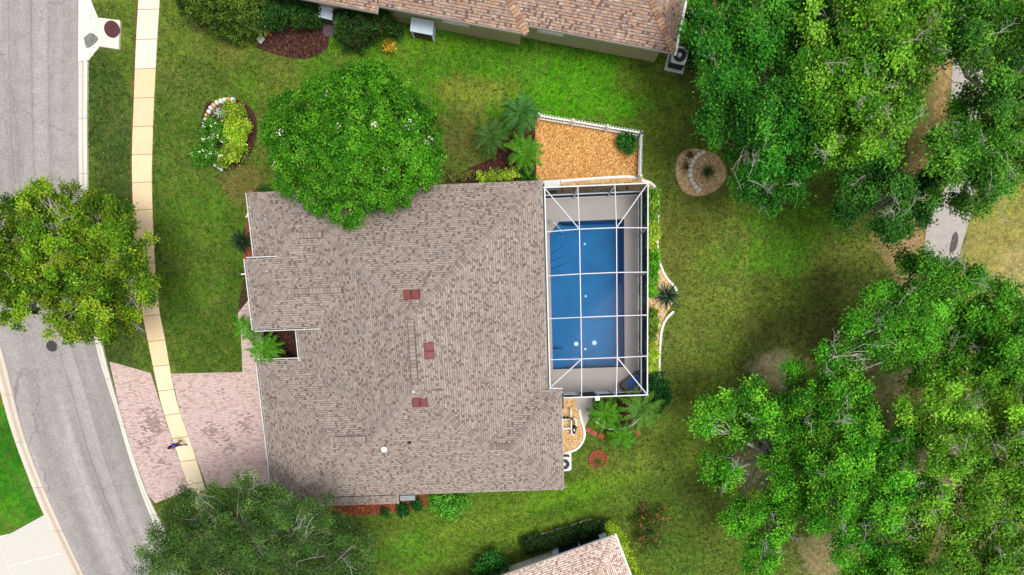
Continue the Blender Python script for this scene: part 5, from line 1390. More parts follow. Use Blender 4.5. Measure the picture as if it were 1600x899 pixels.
# round flowering tree above the roof
ring = [(555, 222, 62, 6.3), (548, 226, 40, 6.45)]
for k in range(7): ring.append((555 + 76 * math.cos(k * .9 + .3), 226 + 58 * math.sin(k * .9 + .3), 45 + 6 * math.sin(k * 2.7), 5.9 + .3 * math.cos(k * 1.9)))
for k in range(15): ring.append((553 + (116 + 7 * math.sin(k * 2.3)) * math.cos(k * 2 * math.pi / 15), 228 + (90 + 6 * math.cos(k * 3.1)) * math.sin(k * 2 * math.pi / 15), 25 + 6 * math.sin(k * 1.7), 4.9))
ct, cbl, ccen = tree('dense round bright green tree with white blossoms overhanging the roof', (583, 238), ring, [(76, 144, 28), (60, 126, 24), (98, 164, 38), (48, 104, 22), (122, 178, 54)], 2, (5, 6), 0.16, per=90, clump_d=5.2, leaf=(0.08, 0.155), wid=.6, csig=0.14, shell=(.74, 1.04), bark='bark_dark', flat=0.75, bright=(0.62, 1.25), up=0.5, mat='leaf_gloss')
def blossoms(parent, cen, nrm_up, n, seed, cols, size=0.10, name='blossoms', per=7):
    r = np.random.default_rng(seed); loc = parent_loc(parent)
    top = cen[np.argsort(-cen[:, 2])[: int(len(cen) * 0.8)]]
    pk_ = top[r.integers(0, len(top), n)] + np.array([0, 0, 0.16])
    idx = np.repeat(np.arange(n), per); C0 = pk_[idx] + r.normal(size=(len(idx), 3)) * np.array([size, size, size * .4]) - loc
    nv = r.normal(size=(len(idx), 3)) * .4 + np.array([0, 0, 1]); nv /= np.linalg.norm(nv, axis=1, keepdims=True)
    P = cols_of(cols); cc = P[r.integers(0, len(P), len(idx))]
    L = r.uniform(.06, .11, len(idx)); V, F, CC = leaf_quads(C0, nv, L, L * .8, r, cc)
    o = link(name, np_mesh(name, V, F, M['petal'], CC), parent); tag(o, kind='stuff'); return o
blossoms(ct, ccen, None, 16, 5, [(244, 236, 228), (236, 214, 216), (250, 246, 236)], 0.09)
# live oak at the bottom left
oak, obl, ocen = tree('grey green live oak at the bottom between driveway and house corner', (440, 862),
     [(292, 805, 34), (345, 782, 30), (392, 768, 30, 6.4), (434, 788, 34), (262, 850, 40), (325, 845, 48), (395, 835, 52), (465, 826, 44), (515, 830, 36), (552, 858, 32), (282, 890, 46), (360, 895, 54), (440, 892, 54), (520, 892, 46), (300, 950, 60), (390, 955, 70), (480, 955, 64), (560, 930, 40), (385, 748, 14), (300, 772, 14), (240, 880, 24), (500, 792, 24), (570, 890, 26)],
     [(84, 120, 58), (68, 102, 50), (102, 138, 70), (54, 82, 44), (120, 148, 88)], 3, (5.6, 7.4), 0.28, per=170, clump_d=2.1, leaf=(0.09, 0.18), wid=0.30, csig=.22, bark='bark_grey', flat=0.75, bare=9, bright=(0.5, 1.35), up=.8)
GR_A = [(60, 136, 40), (48, 116, 34), (78, 154, 48), (40, 98, 32), (98, 168, 54)]
GR_B = [(104, 162, 40), (86, 146, 34), (128, 180, 52), (66, 122, 32), (144, 186, 70)]
GR_C = [(76, 142, 42), (60, 122, 36), (102, 162, 52), (122, 174, 64)]
GR_D = [(60, 120, 42), (48, 102, 36), (80, 138, 52)]
GR_E = [(90, 170, 38), (70, 148, 32), (114, 188, 48), (54, 120, 30), (138, 200, 62)]
TG = 'tall broadleaf trees along the right side'
kw = dict(per=210, clump_d=1.45, leaf=(0.09, 0.18), csig=0.235, wid=.62, up=.75, flat=0.85, bark='bark_grey', group=None, bright=(0.45, 1.4))
tree('dark green tree nearest the tan house at the top right', (1195, 175), [(1120, 20, 40), (1178, 28, 46), (1130, 88, 40), (1190, 98, 46), (1250, 58, 46), (1122, 150, 34), (1142, 200, 38), (1192, 178, 46), (1250, 148, 46), (1180, 250, 38), (1215, 296, 32), (1240, 228, 42), (1272, 200, 34), (1160, 285, 22), (1240, 10, 40), (1105, 60, 22), (1110, 190, 20), (1195, 320, 18)], GR_A, 11, (5.5, 7.6), 0.3, bare=6, **kw)
tree('tall light green tree with grey limbs in the middle of the top right grove', (1345, 190), [(1300, 22, 44), (1360, 28, 46), (1312, 90, 46), (1370, 98, 46), (1292, 150, 40), (1342, 160, 46), (1400, 140, 40), (1332, 215, 36), (1382, 218, 30), (1420, 78, 40), (1425, 18, 40), (1300, 228, 30), (1412, 190, 20), (1270, 110, 26)], GR_B, 12, (6.8, 9), 0.34, bare=24, **kw)
tree('broad green tree over the grey path at the top right corner', (1540, 200), [(1480, 30, 44), (1560, 30, 42), (1600, 92, 50), (1478, 90, 26), (1565, 178, 44), (1595, 232, 40), (1540, 232, 38), (1508, 200, 30), (1484, 262, 28), (1530, 290, 24), (1575, 262, 30), (1500, 320, 18), (1550, 130, 20), (1470, 215, 16), (1620, 30, 40), (1545, 312, 20), (1515, 70, 34), (1518, 20, 34), (1512, 165, 24), (1500, 235, 20), (1535, 260, 22)], GR_C, 13, (5.8, 8), 0.32, bare=11, **kw)
tree('small dark green tree left of the grey path below the grove', (1375, 318), [(1340, 280, 34), (1330, 330, 28), (1388, 300, 32), (1388, 350, 26), (1428, 310, 26), (1446, 284, 20), (1352, 244, 30), (1418, 352, 20), (1445, 330, 14)], GR_D, 14, (5, 6.5), 0.2, bare=8, **kw)
tree('bright green tree with spreading lobes nearest the back lawn', (1195, 700), [(1120, 640, 28), (1160, 614, 30), (1186, 654, 30), (1110, 728, 24), (1140, 668, 28), (1235, 586, 22), (1222, 652, 36), (1262, 690, 38), (1225, 716, 32), (1150, 812, 26), (1186, 790, 32), (1190, 850, 28), (1236, 770, 38), (1190, 884, 22), (1100, 660, 16), (1140, 742, 16), (1215, 822, 24)], GR_E, 15, (4.8, 6.4), 0.24, bare=8, **kw)
tree('dense green tree in the middle of the lower right grove', (1340, 690), [(1270, 632, 36), (1310, 602, 34), (1330, 660, 42), (1292, 730, 42), (1352, 720, 42), (1402, 680, 42), (1300, 790, 38), (1360, 790, 42), (1402, 755, 42), (1330, 850, 36), (1390, 850, 42), (1350, 892, 36), (1270, 812, 18), (1405, 900, 36)], GR_E, 16, (5.8, 8), 0.32, bare=11, **kw)
tree('green tree south of the grey path at the top of the lower grove', (1450, 520), [(1450, 425, 36), (1490, 440, 32), (1382, 482, 36), (1440, 490, 42), (1500, 502, 42), (1550, 482, 36), (1580, 502, 28), (1332, 540, 26), (1390, 542, 36), (1450, 560, 46), (1512, 560, 46), (1570, 560, 46), (1300, 556, 16), (1420, 412, 18), (1345, 500, 16), (1600, 580, 30)], [(84, 156, 38), (66, 134, 32), (106, 176, 48), (122, 188, 60)], 17, (5.4, 7.6), 0.3, bare=15, **kw)
tree('tall yellow green tree with bare grey twigs at the lower right edge', (1520, 730), [(1462, 632, 46), (1532, 640, 50), (1592, 640, 46), (1482, 710, 42), (1552, 720, 50), (1604, 740, 46), (1452, 785, 40), (1522, 800, 50), (1592, 820, 50), (1470, 868, 46), (1542, 880, 46), (1604, 890, 46), (1425, 825, 28)], [(118, 172, 42), (98, 154, 36), (140, 188, 54), (76, 130, 34), (156, 196, 74)], 18, (6.8, 9), 0.36, bare=38, **kw)

def shrub(label, px, palette, seed, cat='shrub', ztop=1.0, name='shrub', per=30, clump_d=14, leaf=(0.08, 0.15), wid=0.6, flat=0.8, csig=0.10, group=None, mat='leaf', bright=(0.65, 1.3), low=-0.2, stem=True):
    """px: list of (x, y, radius px[, height])"""
    g = G(px[0][0], px[0][1]); root = empty(name, g, 0, label, cat, group); blobs = []
    for q in px:
        zt = q[3] if len(q) > 3 else ztop; rad = q[2] * (CAMH - zt) / FOC; rz = min(rad * flat, zt * 0.6)
        blobs.append((np.array(G(q[0], q[1], max(0.12, zt - rz))), rad, rz))
    o, cen = foliage('foliage', root, blobs, palette, seed, clump_d, per, csig, leaf, wid, 0.6, mat, bright=bright, low=low)
    if stem:
        r = np.random.default_rng(seed); b = MB()
        for c, rad, rz in blobs:
            for _ in range(3):
                e = c + np.array([r.normal() * rad * .3, r.normal() * rad * .3, 0]); b.tube([Vector((c[0] - g.x + r.normal() * .05, c[1] - g.y + r.normal() * .05, 0)), Vector(e - np.array(g))], [0.03, 0.012], 5)
        tag(b.build('stems', M['bark_dark'], root), kind='stuff')
    return root, cen
DK = [(56, 94, 42), (42, 76, 34), (70, 112, 50), (34, 60, 32)]
MG = [(56, 112, 36), (44, 92, 32), (74, 134, 46), (36, 76, 28)]
YG = [(188, 206, 56), (168, 196, 50), (204, 218, 76), (136, 178, 46), (210, 216, 108)]
BG = [(104, 180, 40), (84, 158, 34), (128, 196, 54)]
# top left cluster
shrub('large mixed green shrub at the top edge beside the sidewalk lawn', [(350, 15, 34, 2.2), (310, 8, 26, 1.8), (385, 18, 30, 2.0), (340, -10, 40, 2.2), (365, 45, 18, 1.3), (395, 40, 18, 1.4), (300, -20, 30, 1.8)], [(84, 112, 40), (66, 92, 36), (104, 130, 48), (48, 72, 30), (120, 136, 60)], 31, per=36, leaf=(.09, .15))
shrub('dark green shrub row at the top edge left of the white blue box', [(440, 18, 22, 1.5), (470, 14, 24, 1.6), (420, 28, 18, 1.3), (490, 22, 16, 1.2), (450, -5, 26, 1.6), (480, -6, 24, 1.6)], DK + [(60, 96, 40)], 32)
shrub('dark green and purple shrub against the tan wall', [(560, 35, 24, 1.7), (585, 40, 20, 1.5), (545, 55, 18, 1.2), (562, 62, 16, 1.0), (535, 30, 14, 1.3), (595, 30, 14, 1.4), (575, 18, 20, 1.7)], DK + [(70, 42, 46), (58, 96, 44)], 33)
shrub('small dark clipped shrub at the foot of the tan wall', [(612, 45, 10, 0.8), (622, 48, 8, .7)], DK, 34, stem=False)
shrub('small orange and yellow croton on the side lawn', [(608, 73, 7, .45)], [(226, 168, 60), (236, 196, 90), (196, 110, 40), (150, 120, 40)], 35, leaf=(.08, .16), stem=False)
shrub('low green shrub along the far right wall of the tan house', [(1090, 75, 16, 1.2), (1095, 50, 15, 1.3), (1085, 100, 10, 0.8), (1098, 20, 14, 1.4)], DK + MG, 36)
# island
sil = [(176, 186, 184), (150, 162, 158), (200, 206, 204), (110, 128, 118)]
shrub('small silver grey plant inside the white block edging of the island', [(345, 175, 8, .55), (350, 182, 6, .5)], sil, 37, name='silver_plant', cat='plant', leaf=(.06, .11), stem=False)
shrub('yellow green shrub on the right half of the lawn island', [(368, 180, 17, .9), (378, 200, 15, .9), (366, 208, 15, .8), (372, 225, 14, .8), (362, 240, 13, .7), (352, 250, 9, .6)], YG + [(110, 160, 44)], 38)
isg, isc = shrub('green plant with white flowers on the left half of the lawn island', [(330, 212, 16, .8), (345, 225, 15, .8), (322, 235, 14, .7), (340, 246, 13, .6), (312, 245, 12, .6), (330, 195, 10, .6), (345, 205, 10, .7)], [(70, 128, 34), (54, 108, 30), (92, 152, 46), (104, 166, 60)], 39, leaf=(.08, .17), wid=.4)
blossoms(isg, isc, None, 26, 8, [(240, 236, 214), (234, 224, 190)], 0.05, per=4)
# house sides
shrub('low green ground cover plants beside the north wall left of the palms', [(705, 276, 7, .5), (720, 276, 7, .5), (735, 274, 6, .45)], [(120, 116, 60), (90, 92, 44), (140, 132, 80)], 41, stem=False)
shrub('yellow green low hedge along the north wall below the palms', [(752, 277, 7, .7), (765, 276, 7, .7), (778, 275, 7, .7), (790, 274, 7, .7), (803, 273, 7, .7)], YG, 42, name='hedge', cat='hedge')
shrub('dark low bush at the house corner beside the orange bed', [(822, 273, 8, .6), (832, 277, 6, .5)], MG, 43)
shrub('small round green bush inside the picket fence corner', [(979, 224, 13, .8), (973, 220, 8, .7), (985, 228, 8, .7)], [(36, 104, 36), (28, 86, 30), (52, 124, 46), (90, 160, 80)], 44, mat='leaf_gloss')
shrub('small dark bush under the upper left roof corner', [(410, 300, 7, .8), (418, 299, 7, .8)], MG, 45)
for i, (x, y, rr, lab) in enumerate(((629, 796, 10, 'dark green bush next to the grey utility cabinet on the left'), (652, 788, 10, 'dark green bush between the utility cabinet and the large leafed shrub'), (600, 801, 5, 'tiny green plant in the red mulch strip'))):
    shrub(lab, [(x, y, rr, .7), (x + 3, y + 3, rr * .7, .6)], [(34, 92, 40), (26, 74, 34), (48, 110, 50)], 46 + i, mat='leaf_gloss')
# hedge beside the cage
for i, (pts, pl_, lab) in enumerate((
        ([(1020, 305), (1020, 315), (1020, 326), (1019, 337)], [(96, 160, 36), (130, 180, 48), (70, 130, 30), (190, 196, 90)], 'variegated hedge at the upper end of the cage side bed'),
        ([(1019, 352), (1020, 362), (1019, 372), (1020, 382)], YG + [(96, 160, 40)], 'yellow green hedge in the upper middle of the cage side bed'),
        ([(1020, 396), (1021, 406), (1020, 416), (1020, 428), (1019, 440), (1019, 455)], BG, 'bright green hedge in the middle of the cage side bed'),
        ([(1018, 492), (1019, 503), (1018, 515), (1018, 527)], [(120, 150, 44), (160, 176, 60), (90, 130, 40)], 'olive yellow hedge in the lower middle of the cage side bed'),
        ([(1018, 541), (1019, 552), (1019, 563), (1018, 575)], YG, 'yellow hedge at the lower end of the cage side bed'))):
    shrub(lab, [(x, y, 8.2, 1.0 + .12 * (k % 2)) for k, (x, y) in enumerate(pts)], pl_, 60 + i, name='hedge', cat='hedge', per=30, clump_d=16, leaf=(.10, .18), wid=.65)
shrub('large round dark green bush at the lower corner of the cage', [(1030, 608, 18, 1.5), (1024, 592, 14, 1.3), (1034, 622, 14, 1.3), (1020, 612, 14, 1.4), (1026, 634, 12, 1.1)], [(30, 86, 40), (24, 70, 34), (44, 104, 50), (60, 124, 64)], 70, mat='leaf_gloss', leaf=(.09, .15))
# large-leafed shrub
shrub('light green large leafed shrub against the south wall of the house', [(700, 785, 15, 1.5), (680, 782, 12, 1.4), (722, 782, 13, 1.4), (690, 796, 10, 1.1), (712, 798, 10, 1.1), (700, 806, 8, .9)], [(104, 176, 60), (84, 154, 48), (126, 194, 80), (66, 126, 40)], 71, leaf=(.16, .30), wid=.32, per=16, clump_d=9, csig=.14, mat='leaf_gloss')
shrub('dark leafy bush by the white wall of the lower house', [(766, 880, 18, 1.4), (750, 886, 12, 1.2), (784, 882, 12, 1.2), (770, 868, 10, 1.1), (765, 895, 14, 1.2)], [(34, 98, 36), (26, 80, 30), (48, 118, 48), (70, 140, 60)], 72, leaf=(.14, .24), wid=.4, per=18, clump_d=10, csig=.14, mat='leaf_gloss')
shrub('dark clipped hedge in front of the porch of the lower house', [(826 + k * 11.5, 856 - k * 3.3, 11, .85) for k in range(11)] + [(824 + k * 11.5, 848 - k * 3.0, 9, .8) for k in range(10)], [(52, 82, 38), (40, 66, 34), (66, 98, 46), (32, 54, 28)], 73, name='hedge', cat='hedge')
shrub('bright yellow green hedge along the end wall of the lower house', [(953, 824, 9, .9), (962, 832, 10, .9), (968, 843, 9, .9), (973, 854, 9, .9), (978, 865, 9, .9), (983, 876, 9, .9), (988, 888, 9, .9), (994, 900, 9, .9)], YG[:3] + [(160, 196, 60)], 74, name='hedge', cat='hedge')
# sparse rose
rb, rc = shrub('sparse rose bush with red flowers on the lawn beside the yellow hedge', [(1012, 830, 24, 1.1), (1030, 815, 16, 1.0), (1000, 818, 14, .9), (1022, 845, 16, .9), (1005, 842, 14, .9), (1038, 798, 12, .9), (1012, 858, 10, .7)], [(84, 110, 44), (60, 104, 44), (112, 108, 60), (110, 126, 60), (134, 98, 68)], 75, per=13, clump_d=8, csig=.12, leaf=(.08, .15))
blossoms(rb, rc, None, 9, 9, [(206, 70, 56), (190, 52, 50), (220, 100, 80)], 0.05, per=10)
b = MB(); r_ = random.Random(4)
for k in range(14):
    a_ = r_.uniform(0, 6.28); L = r_.uniform(.5, 1.0); b.tube([(0, 0, 0.02), (L * .5 * math.cos(a_), L * .5 * math.sin(a_), .5), (L * math.cos(a_ + .3), L * math.sin(a_ + .3), .85)], [.016, .012, .006], 5)
b.build('canes', M['bark_dark'], rb)
g = G(1004, 795); dr_ = empty('dead_shrub', g, 0, 'brown dried tuft at the upper end of the rose bush', 'plant')
o, _ = foliage('dry_stalks', dr_, [(np.array((g.x, g.y, .2)), .45, .25)], [(128, 100, 70), (90, 66, 50), (160, 136, 98), (60, 44, 38)], 76, 16, 12, .12, (.15, .3), .14, .2)

# dry tufts in the round bed and tree-ring plant
for i, (x, y, lab) in enumerate(((1076, 243, 'upper dry brown grass tuft in the round gravel bed'), (1068, 264, 'lower dry brown grass tuft in the round gravel bed'))):
    g = G(x, y); t_ = empty('grass_tuft', g, 0, lab, 'grass tuft')
    foliage('blades', t_, [(np.array((g.x, g.y, .12)), .22, .2)], [(110, 82, 56), (78, 54, 42), (134, 106, 70)], 80 + i, 20, 14, .10, (.16, .3), .12, .2)

# ------------------------------------------------------------------ rosettes: palms, agaves, spiky plants
def frond_mesh(name, L, nleaf, leafL, droop, palette, seed, arch=0.35, lw=0.035):
    """feather frond along +X with paired leaflets"""
    r = np.random.default_rng(seed); P = cols_of(palette) * np.array([1.05, 1.05, .62])
    ts = np.linspace(0, 1, 14)
    def pos(t): return np.array([L * (t - 0.12 * droop * t ** 3), 0, L * (arch * t - (arch + droop * 0.55) * t ** 2.2)])
    V = []; F = []; C = []
    for i in range(13):       # rachis
        a, c = pos(ts[i]), pos(ts[i + 1]); w = 0.02 * (1 - ts[i]) + 0.004
        n = len(V); V += [a + [0, w, .004], a - [0, w, -.004], c - [0, w * .9, -.004], c + [0, w * .9, .004]]; F.append((n, n + 1, n + 2, n + 3)); C += [P[0] * 1.1] * 4
    for k in range(nleaf):
        t = 0.12 + 0.86 * k / nleaf
        p = pos(t); tang = pos(min(1, t + .02)) - pos(t - .02); tang /= np.linalg.norm(tang)
        ll = leafL * (math.sin(math.pi * (0.15 + 0.8 * t)) * .75 + .3) * r.uniform(.85, 1.1)
        for s in (-1, 1):
            sp = 0.75 - 0.35 * t + r.normal() * .06
            d = tang * (1 - sp) * 1.1 + np.array([0, s * sp, 0.18 - 0.35 * droop * r.uniform(.5, 1)]); d /= np.linalg.norm(d)
            up = np.cross(d, np.array([0, 0, 1])); up /= np.linalg.norm(up) + 1e-9
            e = p + d * ll + np.array([0, 0, -ll * .15]); m = p + d * ll * .45; w = up * lw / 2
            n = len(V); V += [p, m + w, e, m - w]; F.append((n, n + 1, n + 2, n + 3)); c = P[r.integers(0, len(P))] * r.uniform(.8, 1.2); C += [c] * 4
    return np_mesh(name, V, F, M['leaf_gloss'], np.array(C))

def palm(label, x, y, z, L, nf, palette, seed, cat='palm', name='palm', trunk_r=0.11, droop=0.7, tiers=((0.05, 0.9), (0.55, 0.6)), nleaf=30, leafL=0.27, group=None):
    """crown centre seen at pixel (x, y), at height z"""
    r = np.random.default_rng(seed); c = G(x, y, z); g = Vector((c.x, c.y, 0))
    root = empty(name, g, 0, label, cat, group)
    meshes = [frond_mesh('frond', L * k, nleaf, leafL, droop * dk, palette, seed * 10 + i) for i, (k, dk) in enumerate(((1, 1), (0.9, 0.7), (1.06, 1.2)))]
    b = MB()
    hs_ = np.linspace(0, z - .05, 9)
    b.tube([(0, 0, h_) for h_ in hs_], [trunk_r * (1.25 - .25 * i / 8) * (1 + .08 * (i % 2)) for i in range(9)], 10); b.build('trunk', M['palm_trunk'], root)
    for i in range(nf):
        a_ = i * 2.39996 + r.normal() * .12; k = i / nf
        link('frond', meshes[i % 3], root, (0.05 * math.cos(a_), 0.05 * math.sin(a_), z - .04 + k * .06), (r.normal() * .15, -(0.05 + 0.95 * k ** 1.6) + .2 + r.normal() * .08, a_), (1 - .25 * k * r.random(),) * 3)
    return root
PG = [(72, 124, 54), (58, 106, 46), (90, 144, 66), (48, 90, 42)]
PB = [(86, 150, 40), (68, 130, 34), (106, 170, 54), (54, 108, 32)]
PD = [(66, 104, 54), (52, 86, 46), (84, 122, 64)]
palm('dull green feather palm on the left of the three beside the orange bed', 766, 213, 1.7, 1.25, 19, PD, 1)
palm('grey green feather palm at the top of the three by the fence end', 814, 176, 2.2, 1.25, 24, [(66, 118, 66), (54, 102, 58), (84, 138, 80)], 2)
palm('bright green feather palm lowest of the three beside the orange bed', 820, 239, 1.9, 1.2, 20, PB, 3, droop=.6)
palm('bright green palm at the left of the house entry walk', 387, 512, 1.7, 0.95, 15, PB, 4, leafL=.24)
palm('bright green palm in front of the entry notch over the garage corner', 412, 546, 2.6, 1.15, 18, PB, 5, leafL=.27)
palm('bright green palm next to the concrete step path below the cage', 945, 648, 1.5, 1.25, 20, PB, 6)
palm('tall spreading palm at the lower right corner of the cage', 1002, 640, 2.3, 1.6, 17, [(74, 132, 46), (60, 112, 40), (92, 150, 60), (120, 150, 80)], 7, nleaf=40)
palm('low bright green palm at the bottom of the palm group below the cage', 972, 682, 1.1, 1.0, 15, PB, 8)

def blade_mesh(name, L, W, col, bend=0.3):
    b = MB(); n = 5; vs = []
    for i in range(n + 1):
        t = i / n; w = W / 2 * (math.sin(math.pi * min(1, .25 + t * .75)) ** .8) * (1 if i < n else .05)
        x = L * t; z = L * (0.15 * t - bend * t * t); vs += [(x, w, z + w * .25), (x, 0, z), (x, -w, z + w * .25)]
    fs = [f for i in range(n) for f in ((i * 3, i * 3 + 1, i * 3 + 4, i * 3 + 3), (i * 3 + 1, i * 3 + 2, i * 3 + 5, i * 3 + 4))]
    b.add(vs, fs, tuple(s2l(col) * .85)); return b.mesh(name, M['leaf_gloss'])
def rosette(label, x, y, L, n, cols, seed, W=0.09, bend=.3, z=0.15, name='agave', cat='agave', steep=1.1):
    r = np.random.default_rng(seed); c = G(x, y, z); root = empty(name, (c.x, c.y, 0), 0, label, cat)
    ms = [blade_mesh('leaf', L * k, W, cc, bend) for k, cc in zip((1, .88, 1.08), cols)]
    b = MB(); b.lathe((0, 0, 0), [(.10, 0), (.12, z), (.05, z + .12)], 10); b.build('core', M['bark_dark'], root)
    for i in range(n):
        k = i / n; a_ = i * 2.39996
        link('leaf', ms[i % 3], root, (.05 * math.cos(a_), .05 * math.sin(a_), z + .1 * k), (r.normal() * .2, -(0.1 + steep * k) + r.normal() * .1, a_), (1 - .3 * k,) * 3)
rosette('dark green spiky agave with pale edges in the bulge of the cage side bed', 1041, 463, 0.98, 46, ((36, 58, 42), (50, 74, 54), (92, 112, 84)), 1, .10)
rosette('dark green spiky plant against the front wall of the house', 380, 378, 0.85, 44, ((34, 62, 36), (46, 76, 44), (28, 50, 32)), 2, .10)
rosette('green grassy rosette in the middle of the round gravel bed', 1105, 270, 0.55, 40, ((44, 96, 50), (60, 116, 60), (36, 82, 44)), 3, .05, name='grassy_plant', cat='plant')
rosette('small green plant inside the terracotta ring', 935, 722, 0.34, 24, ((104, 140, 60), (84, 120, 48), (60, 104, 44)), 4, .06, name='small_plant', cat='plant', z=.09)
rosette('small plant at the right end of the island edge', 385, 247, 0.3, 14, ((120, 150, 70), (150, 160, 90), (90, 130, 50)), 5, .05, name='small_plant', cat='plant', z=.05)

# ------------------------------------------------------------------ person on the sidewalk
def skin_body(name, verts, edges, radii, mat, parent, root_i=0, sub=2):
    me = bpy.data.meshes.new(name); me.from_pydata(verts, edges, []); me.update()
    o = link(name, me, parent)
    sm = o.modifiers.new('skin', 'SKIN'); sm.use_smooth_shade = True
    for i, rr in enumerate(radii):
        d = me.skin_vertices[0].data[i]; d.radius = (rr if isinstance(rr, tuple) else (rr, rr)); d.use_root = (i == root_i)
    ss = o.modifiers.new('sub', 'SUBSURF'); ss.levels = sub; ss.render_levels = sub
    me.materials.append(mat); return o
def person():
    g = G(287.5, 691.5, 0.06)
    ang = math.radians(-72)
    p = empty('person', g, ang, 'person in blue shirt and dark shorts walking on the sidewalk', 'person'); p.scale = (.82, 1.05, .92)
    # x forward; stride pose
    V = [(0, 0, .92), (0, 0, 1.08), (.02, 0, 1.25), (.03, 0, 1.40), (.05, 0, 1.50), (.08, 0, 1.60), (.09, 0, 1.68),
         (.01, .10, .88), (.17, .10, .48), (.20, .10, .09), (.33, .11, .03),
         (-.01, -.10, .88), (-.06, -.10, .48), (-.28, -.10, .13), (-.20, -.11, .03),
         (.02, .19, 1.38), (-.08, .24, 1.12), (.05, .25, .90), (.10, .25, .82), (.14, .24, .76), (.13, .27, .75), (.12, .22, .80),
         (.02, -.19, 1.38), (.06, -.24, 1.12), (.24, -.23, .98), (.31, -.22, .96), (.38, -.21, .96), (.37, -.24, .95), (.34, -.19, .99)]
    E = [(0, 1), (1, 2), (2, 3), (3, 4), (4, 5), (5, 6), (0, 7), (7, 8), (8, 9), (9, 10), (0, 11), (11, 12), (12, 13), (13, 14), (3, 15), (15, 16), (16, 17), (17, 18), (18, 19), (18, 20), (18, 21), (3, 22), (22, 23), (23, 24), (24, 25), (25, 26), (25, 27), (25, 28)]
    R_ = [(.14, .11), (.12, .10), (.15, .11), (.13, .09), .055, (.085, .075), .085, .085, .06, .045, .035, .085, .06, .045, .035, .055, .043, .034, .03, .012, .012, .012, .055, .043, .034, .03, .012, .012, .012]
    skin_body('body', V, E, R_, M['skin'], p)
    S = [(0, 0, .90), (0, 0, 1.08), (.02, 0, 1.25), (.03, 0, 1.40), (.02, .19, 1.39), (-.07, .235, 1.16), (.02, -.19, 1.39), (.055, -.235, 1.16)]
    skin_body('shirt', S, [(0, 1), (1, 2), (2, 3), (3, 4), (4, 5), (3, 6), (6, 7)], [(.19, .16), (.18, .15), (.20, .16), (.17, .13), .085, .07, .085, .07], M['shirt'], p)
    T = [(0, 0, .95), (.01, .10, .86), (.13, .10, .56), (-.01, -.10, .86), (-.05, -.10, .56)]
    skin_body('shorts', T, [(0, 1), (1, 2), (0, 3), (3, 4)], [(.155, .13), .11, .09, .11, .09], M['shorts'], p)
    skin_body('hair', [(.05, 0, 1.66), (.07, 0, 1.74), (.02, 0, 1.62)], [(0, 1), (0, 2)], [.092, .07, .06], M['hair'], p)
    for a_, b_ in (((.19, .10, .06), (.34, .11, .045)), ((-.26, -.10, .10), (-.17, -.11, .04))):
        skin_body('shoe', [a_, b_], [(0, 1)], [.058, .042], M['shoe'], p)
    b = MB(); b.lathe((.155, 0, 1.625), [(.014, 0), (.010, .03)], 8); b.build('nose', M['skin'], p)
person()

# downspout outlets on the front side
for px, z0, lab in ((((391, 318), (389, 330), (385, 340)), .12, 'short pale downspout outlet by the upper front wall'), (((386, 428), (377, 429)), .12, 'thin white outlet pipe at the entry block')):
    b = MB(); pts = [G(x, y, z0) for x, y in px]; b.tube(pts, .05, 8); o = b.build('outlet_pipe', M['pvc'], None, pts[0]); o.location = pts[0]; tag(o, lab, 'pipe')

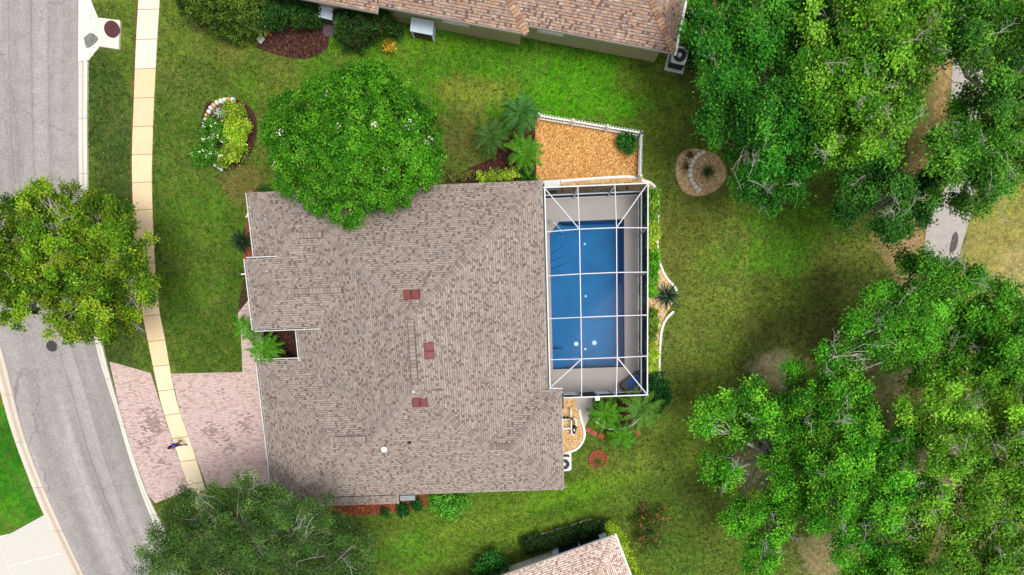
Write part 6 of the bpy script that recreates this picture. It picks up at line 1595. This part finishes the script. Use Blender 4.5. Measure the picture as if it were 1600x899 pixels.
# ------------------------------------------------------------------ grass tufts over the lawns
def inside(pts, poly):
    ins = np.zeros(len(pts), bool)
    for i in range(len(poly)):
        a, c = poly[i], poly[i - 1]
        ins ^= ((a[1] > pts[:, 1]) != (c[1] > pts[:, 1])) & (pts[:, 0] < (c[0] - a[0]) * (pts[:, 1] - a[1]) / (c[1] - a[1] + 1e-12) + a[0])
    return ins
def grass():
    r = np.random.default_rng(99); n = 95000
    q = np.c_[r.uniform(-30.5, 33, n), r.uniform(-16.5, 19, n)]
    K = lambda px: [tuple(G(x, y)[:2]) for x, y in px]
    ex = [K(KR_LAWN + [(-400, 1060), (-400, -260)]), K(SW_L + SW_R[::-1]), K([(166, 562), (275, 586), (440, 580), (440, 764), (325, 766), (243, 788)]), K([(368, 470), (440, 470), (440, 590), (378, 590)]),
          K([(836, 184), (1000, 212), (1003, 284), (836, 290)]), K([(1056, 262), (1062, 243), (1078, 233), (1104, 236), (1124, 247), (1133, 266), (1131, 284), (1118, 298), (1098, 305), (1074, 304), (1060, 288)]),
          K([(1005, 282), (1030, 290), (1034, 400), (1060, 455), (1036, 510), (1034, 600), (1005, 625)]), K([(870, 612), (930, 612), (1012, 625), (1000, 660), (962, 674), (930, 666), (915, 690), (900, 706), (870, 712)]),
          K([(1440, 420), (1447, 355), (1478, 285), (1490, 240), (1484, 60), (1490, -60), (1550, -60), (1535, 240), (1518, 345), (1490, 425)]), K([(152, 26), (194, 30), (192, 84), (150, 80)]),
          K([(322, 160), (370, 155), (398, 175), (402, 205), (392, 240), (370, 262), (345, 268), (322, 250), (310, 210)]), K([(400, 75), (420, 45), (470, 35), (510, 45), (512, 75), (490, 90), (460, 92), (425, 84)]),
          K([(700, 287), (735, 262), (770, 245), (790, 215), (840, 205), (840, 290)]), K([(418, 755), (432, 802), (560, 808), (668, 796), (668, 750)]), K([(384, 300), (378, 415), (420, 415), (420, 300)]),
          [tuple(HW(*p)[:2]) for p in ((-15.3, 8.2), (7.5, 8.2), (7.5, -4.1), (1.6, -4.1), (1.6, -9.2), (-15.6, -9.9), (-15.6, -1.3), (-15.3, 1))]]
    keep = np.ones(n, bool)
    for e in ex: keep &= ~inside(q, e)
    q = q[keep]; c0 = ground_col(q[:, 0], q[:, 1])
    keep = c0[:, 1] > c0[:, 0] * (1.06 + .12 * r.random(len(q)))            # bare soil carries no tufts
    q, c0 = q[keep], c0[keep]; m = len(q); per = 5
    idx = np.repeat(np.arange(m), per); k = len(idx)
    C = np.c_[q[idx] + r.normal(size=(k, 2)) * .05, np.abs(r.normal(size=k)) * .02 + .02]
    nv = r.normal(size=(k, 3)) * .6 + np.array([0, 0, .9]); nv /= np.linalg.norm(nv, axis=1, keepdims=True)
    L = r.uniform(.06, .13, k); ck = np.exp(r.normal(size=m) * .38)
    dry = (r.random(m) < .10)[:, None]
    c1 = np.where(dry, s2l((168, 152, 96)) * .85 * .7, c0 * ck[:, None])
    V, F, CC = leaf_quads(C, nv, L, L * .35, r, c1[idx] * r.uniform(.75, 1.3, (k, 1)))
    tag(link('grass', np_mesh('grass', V, F, M['leaf'], CC)), 'short uneven grass tufts all over the lawns', kind='stuff')
grass()
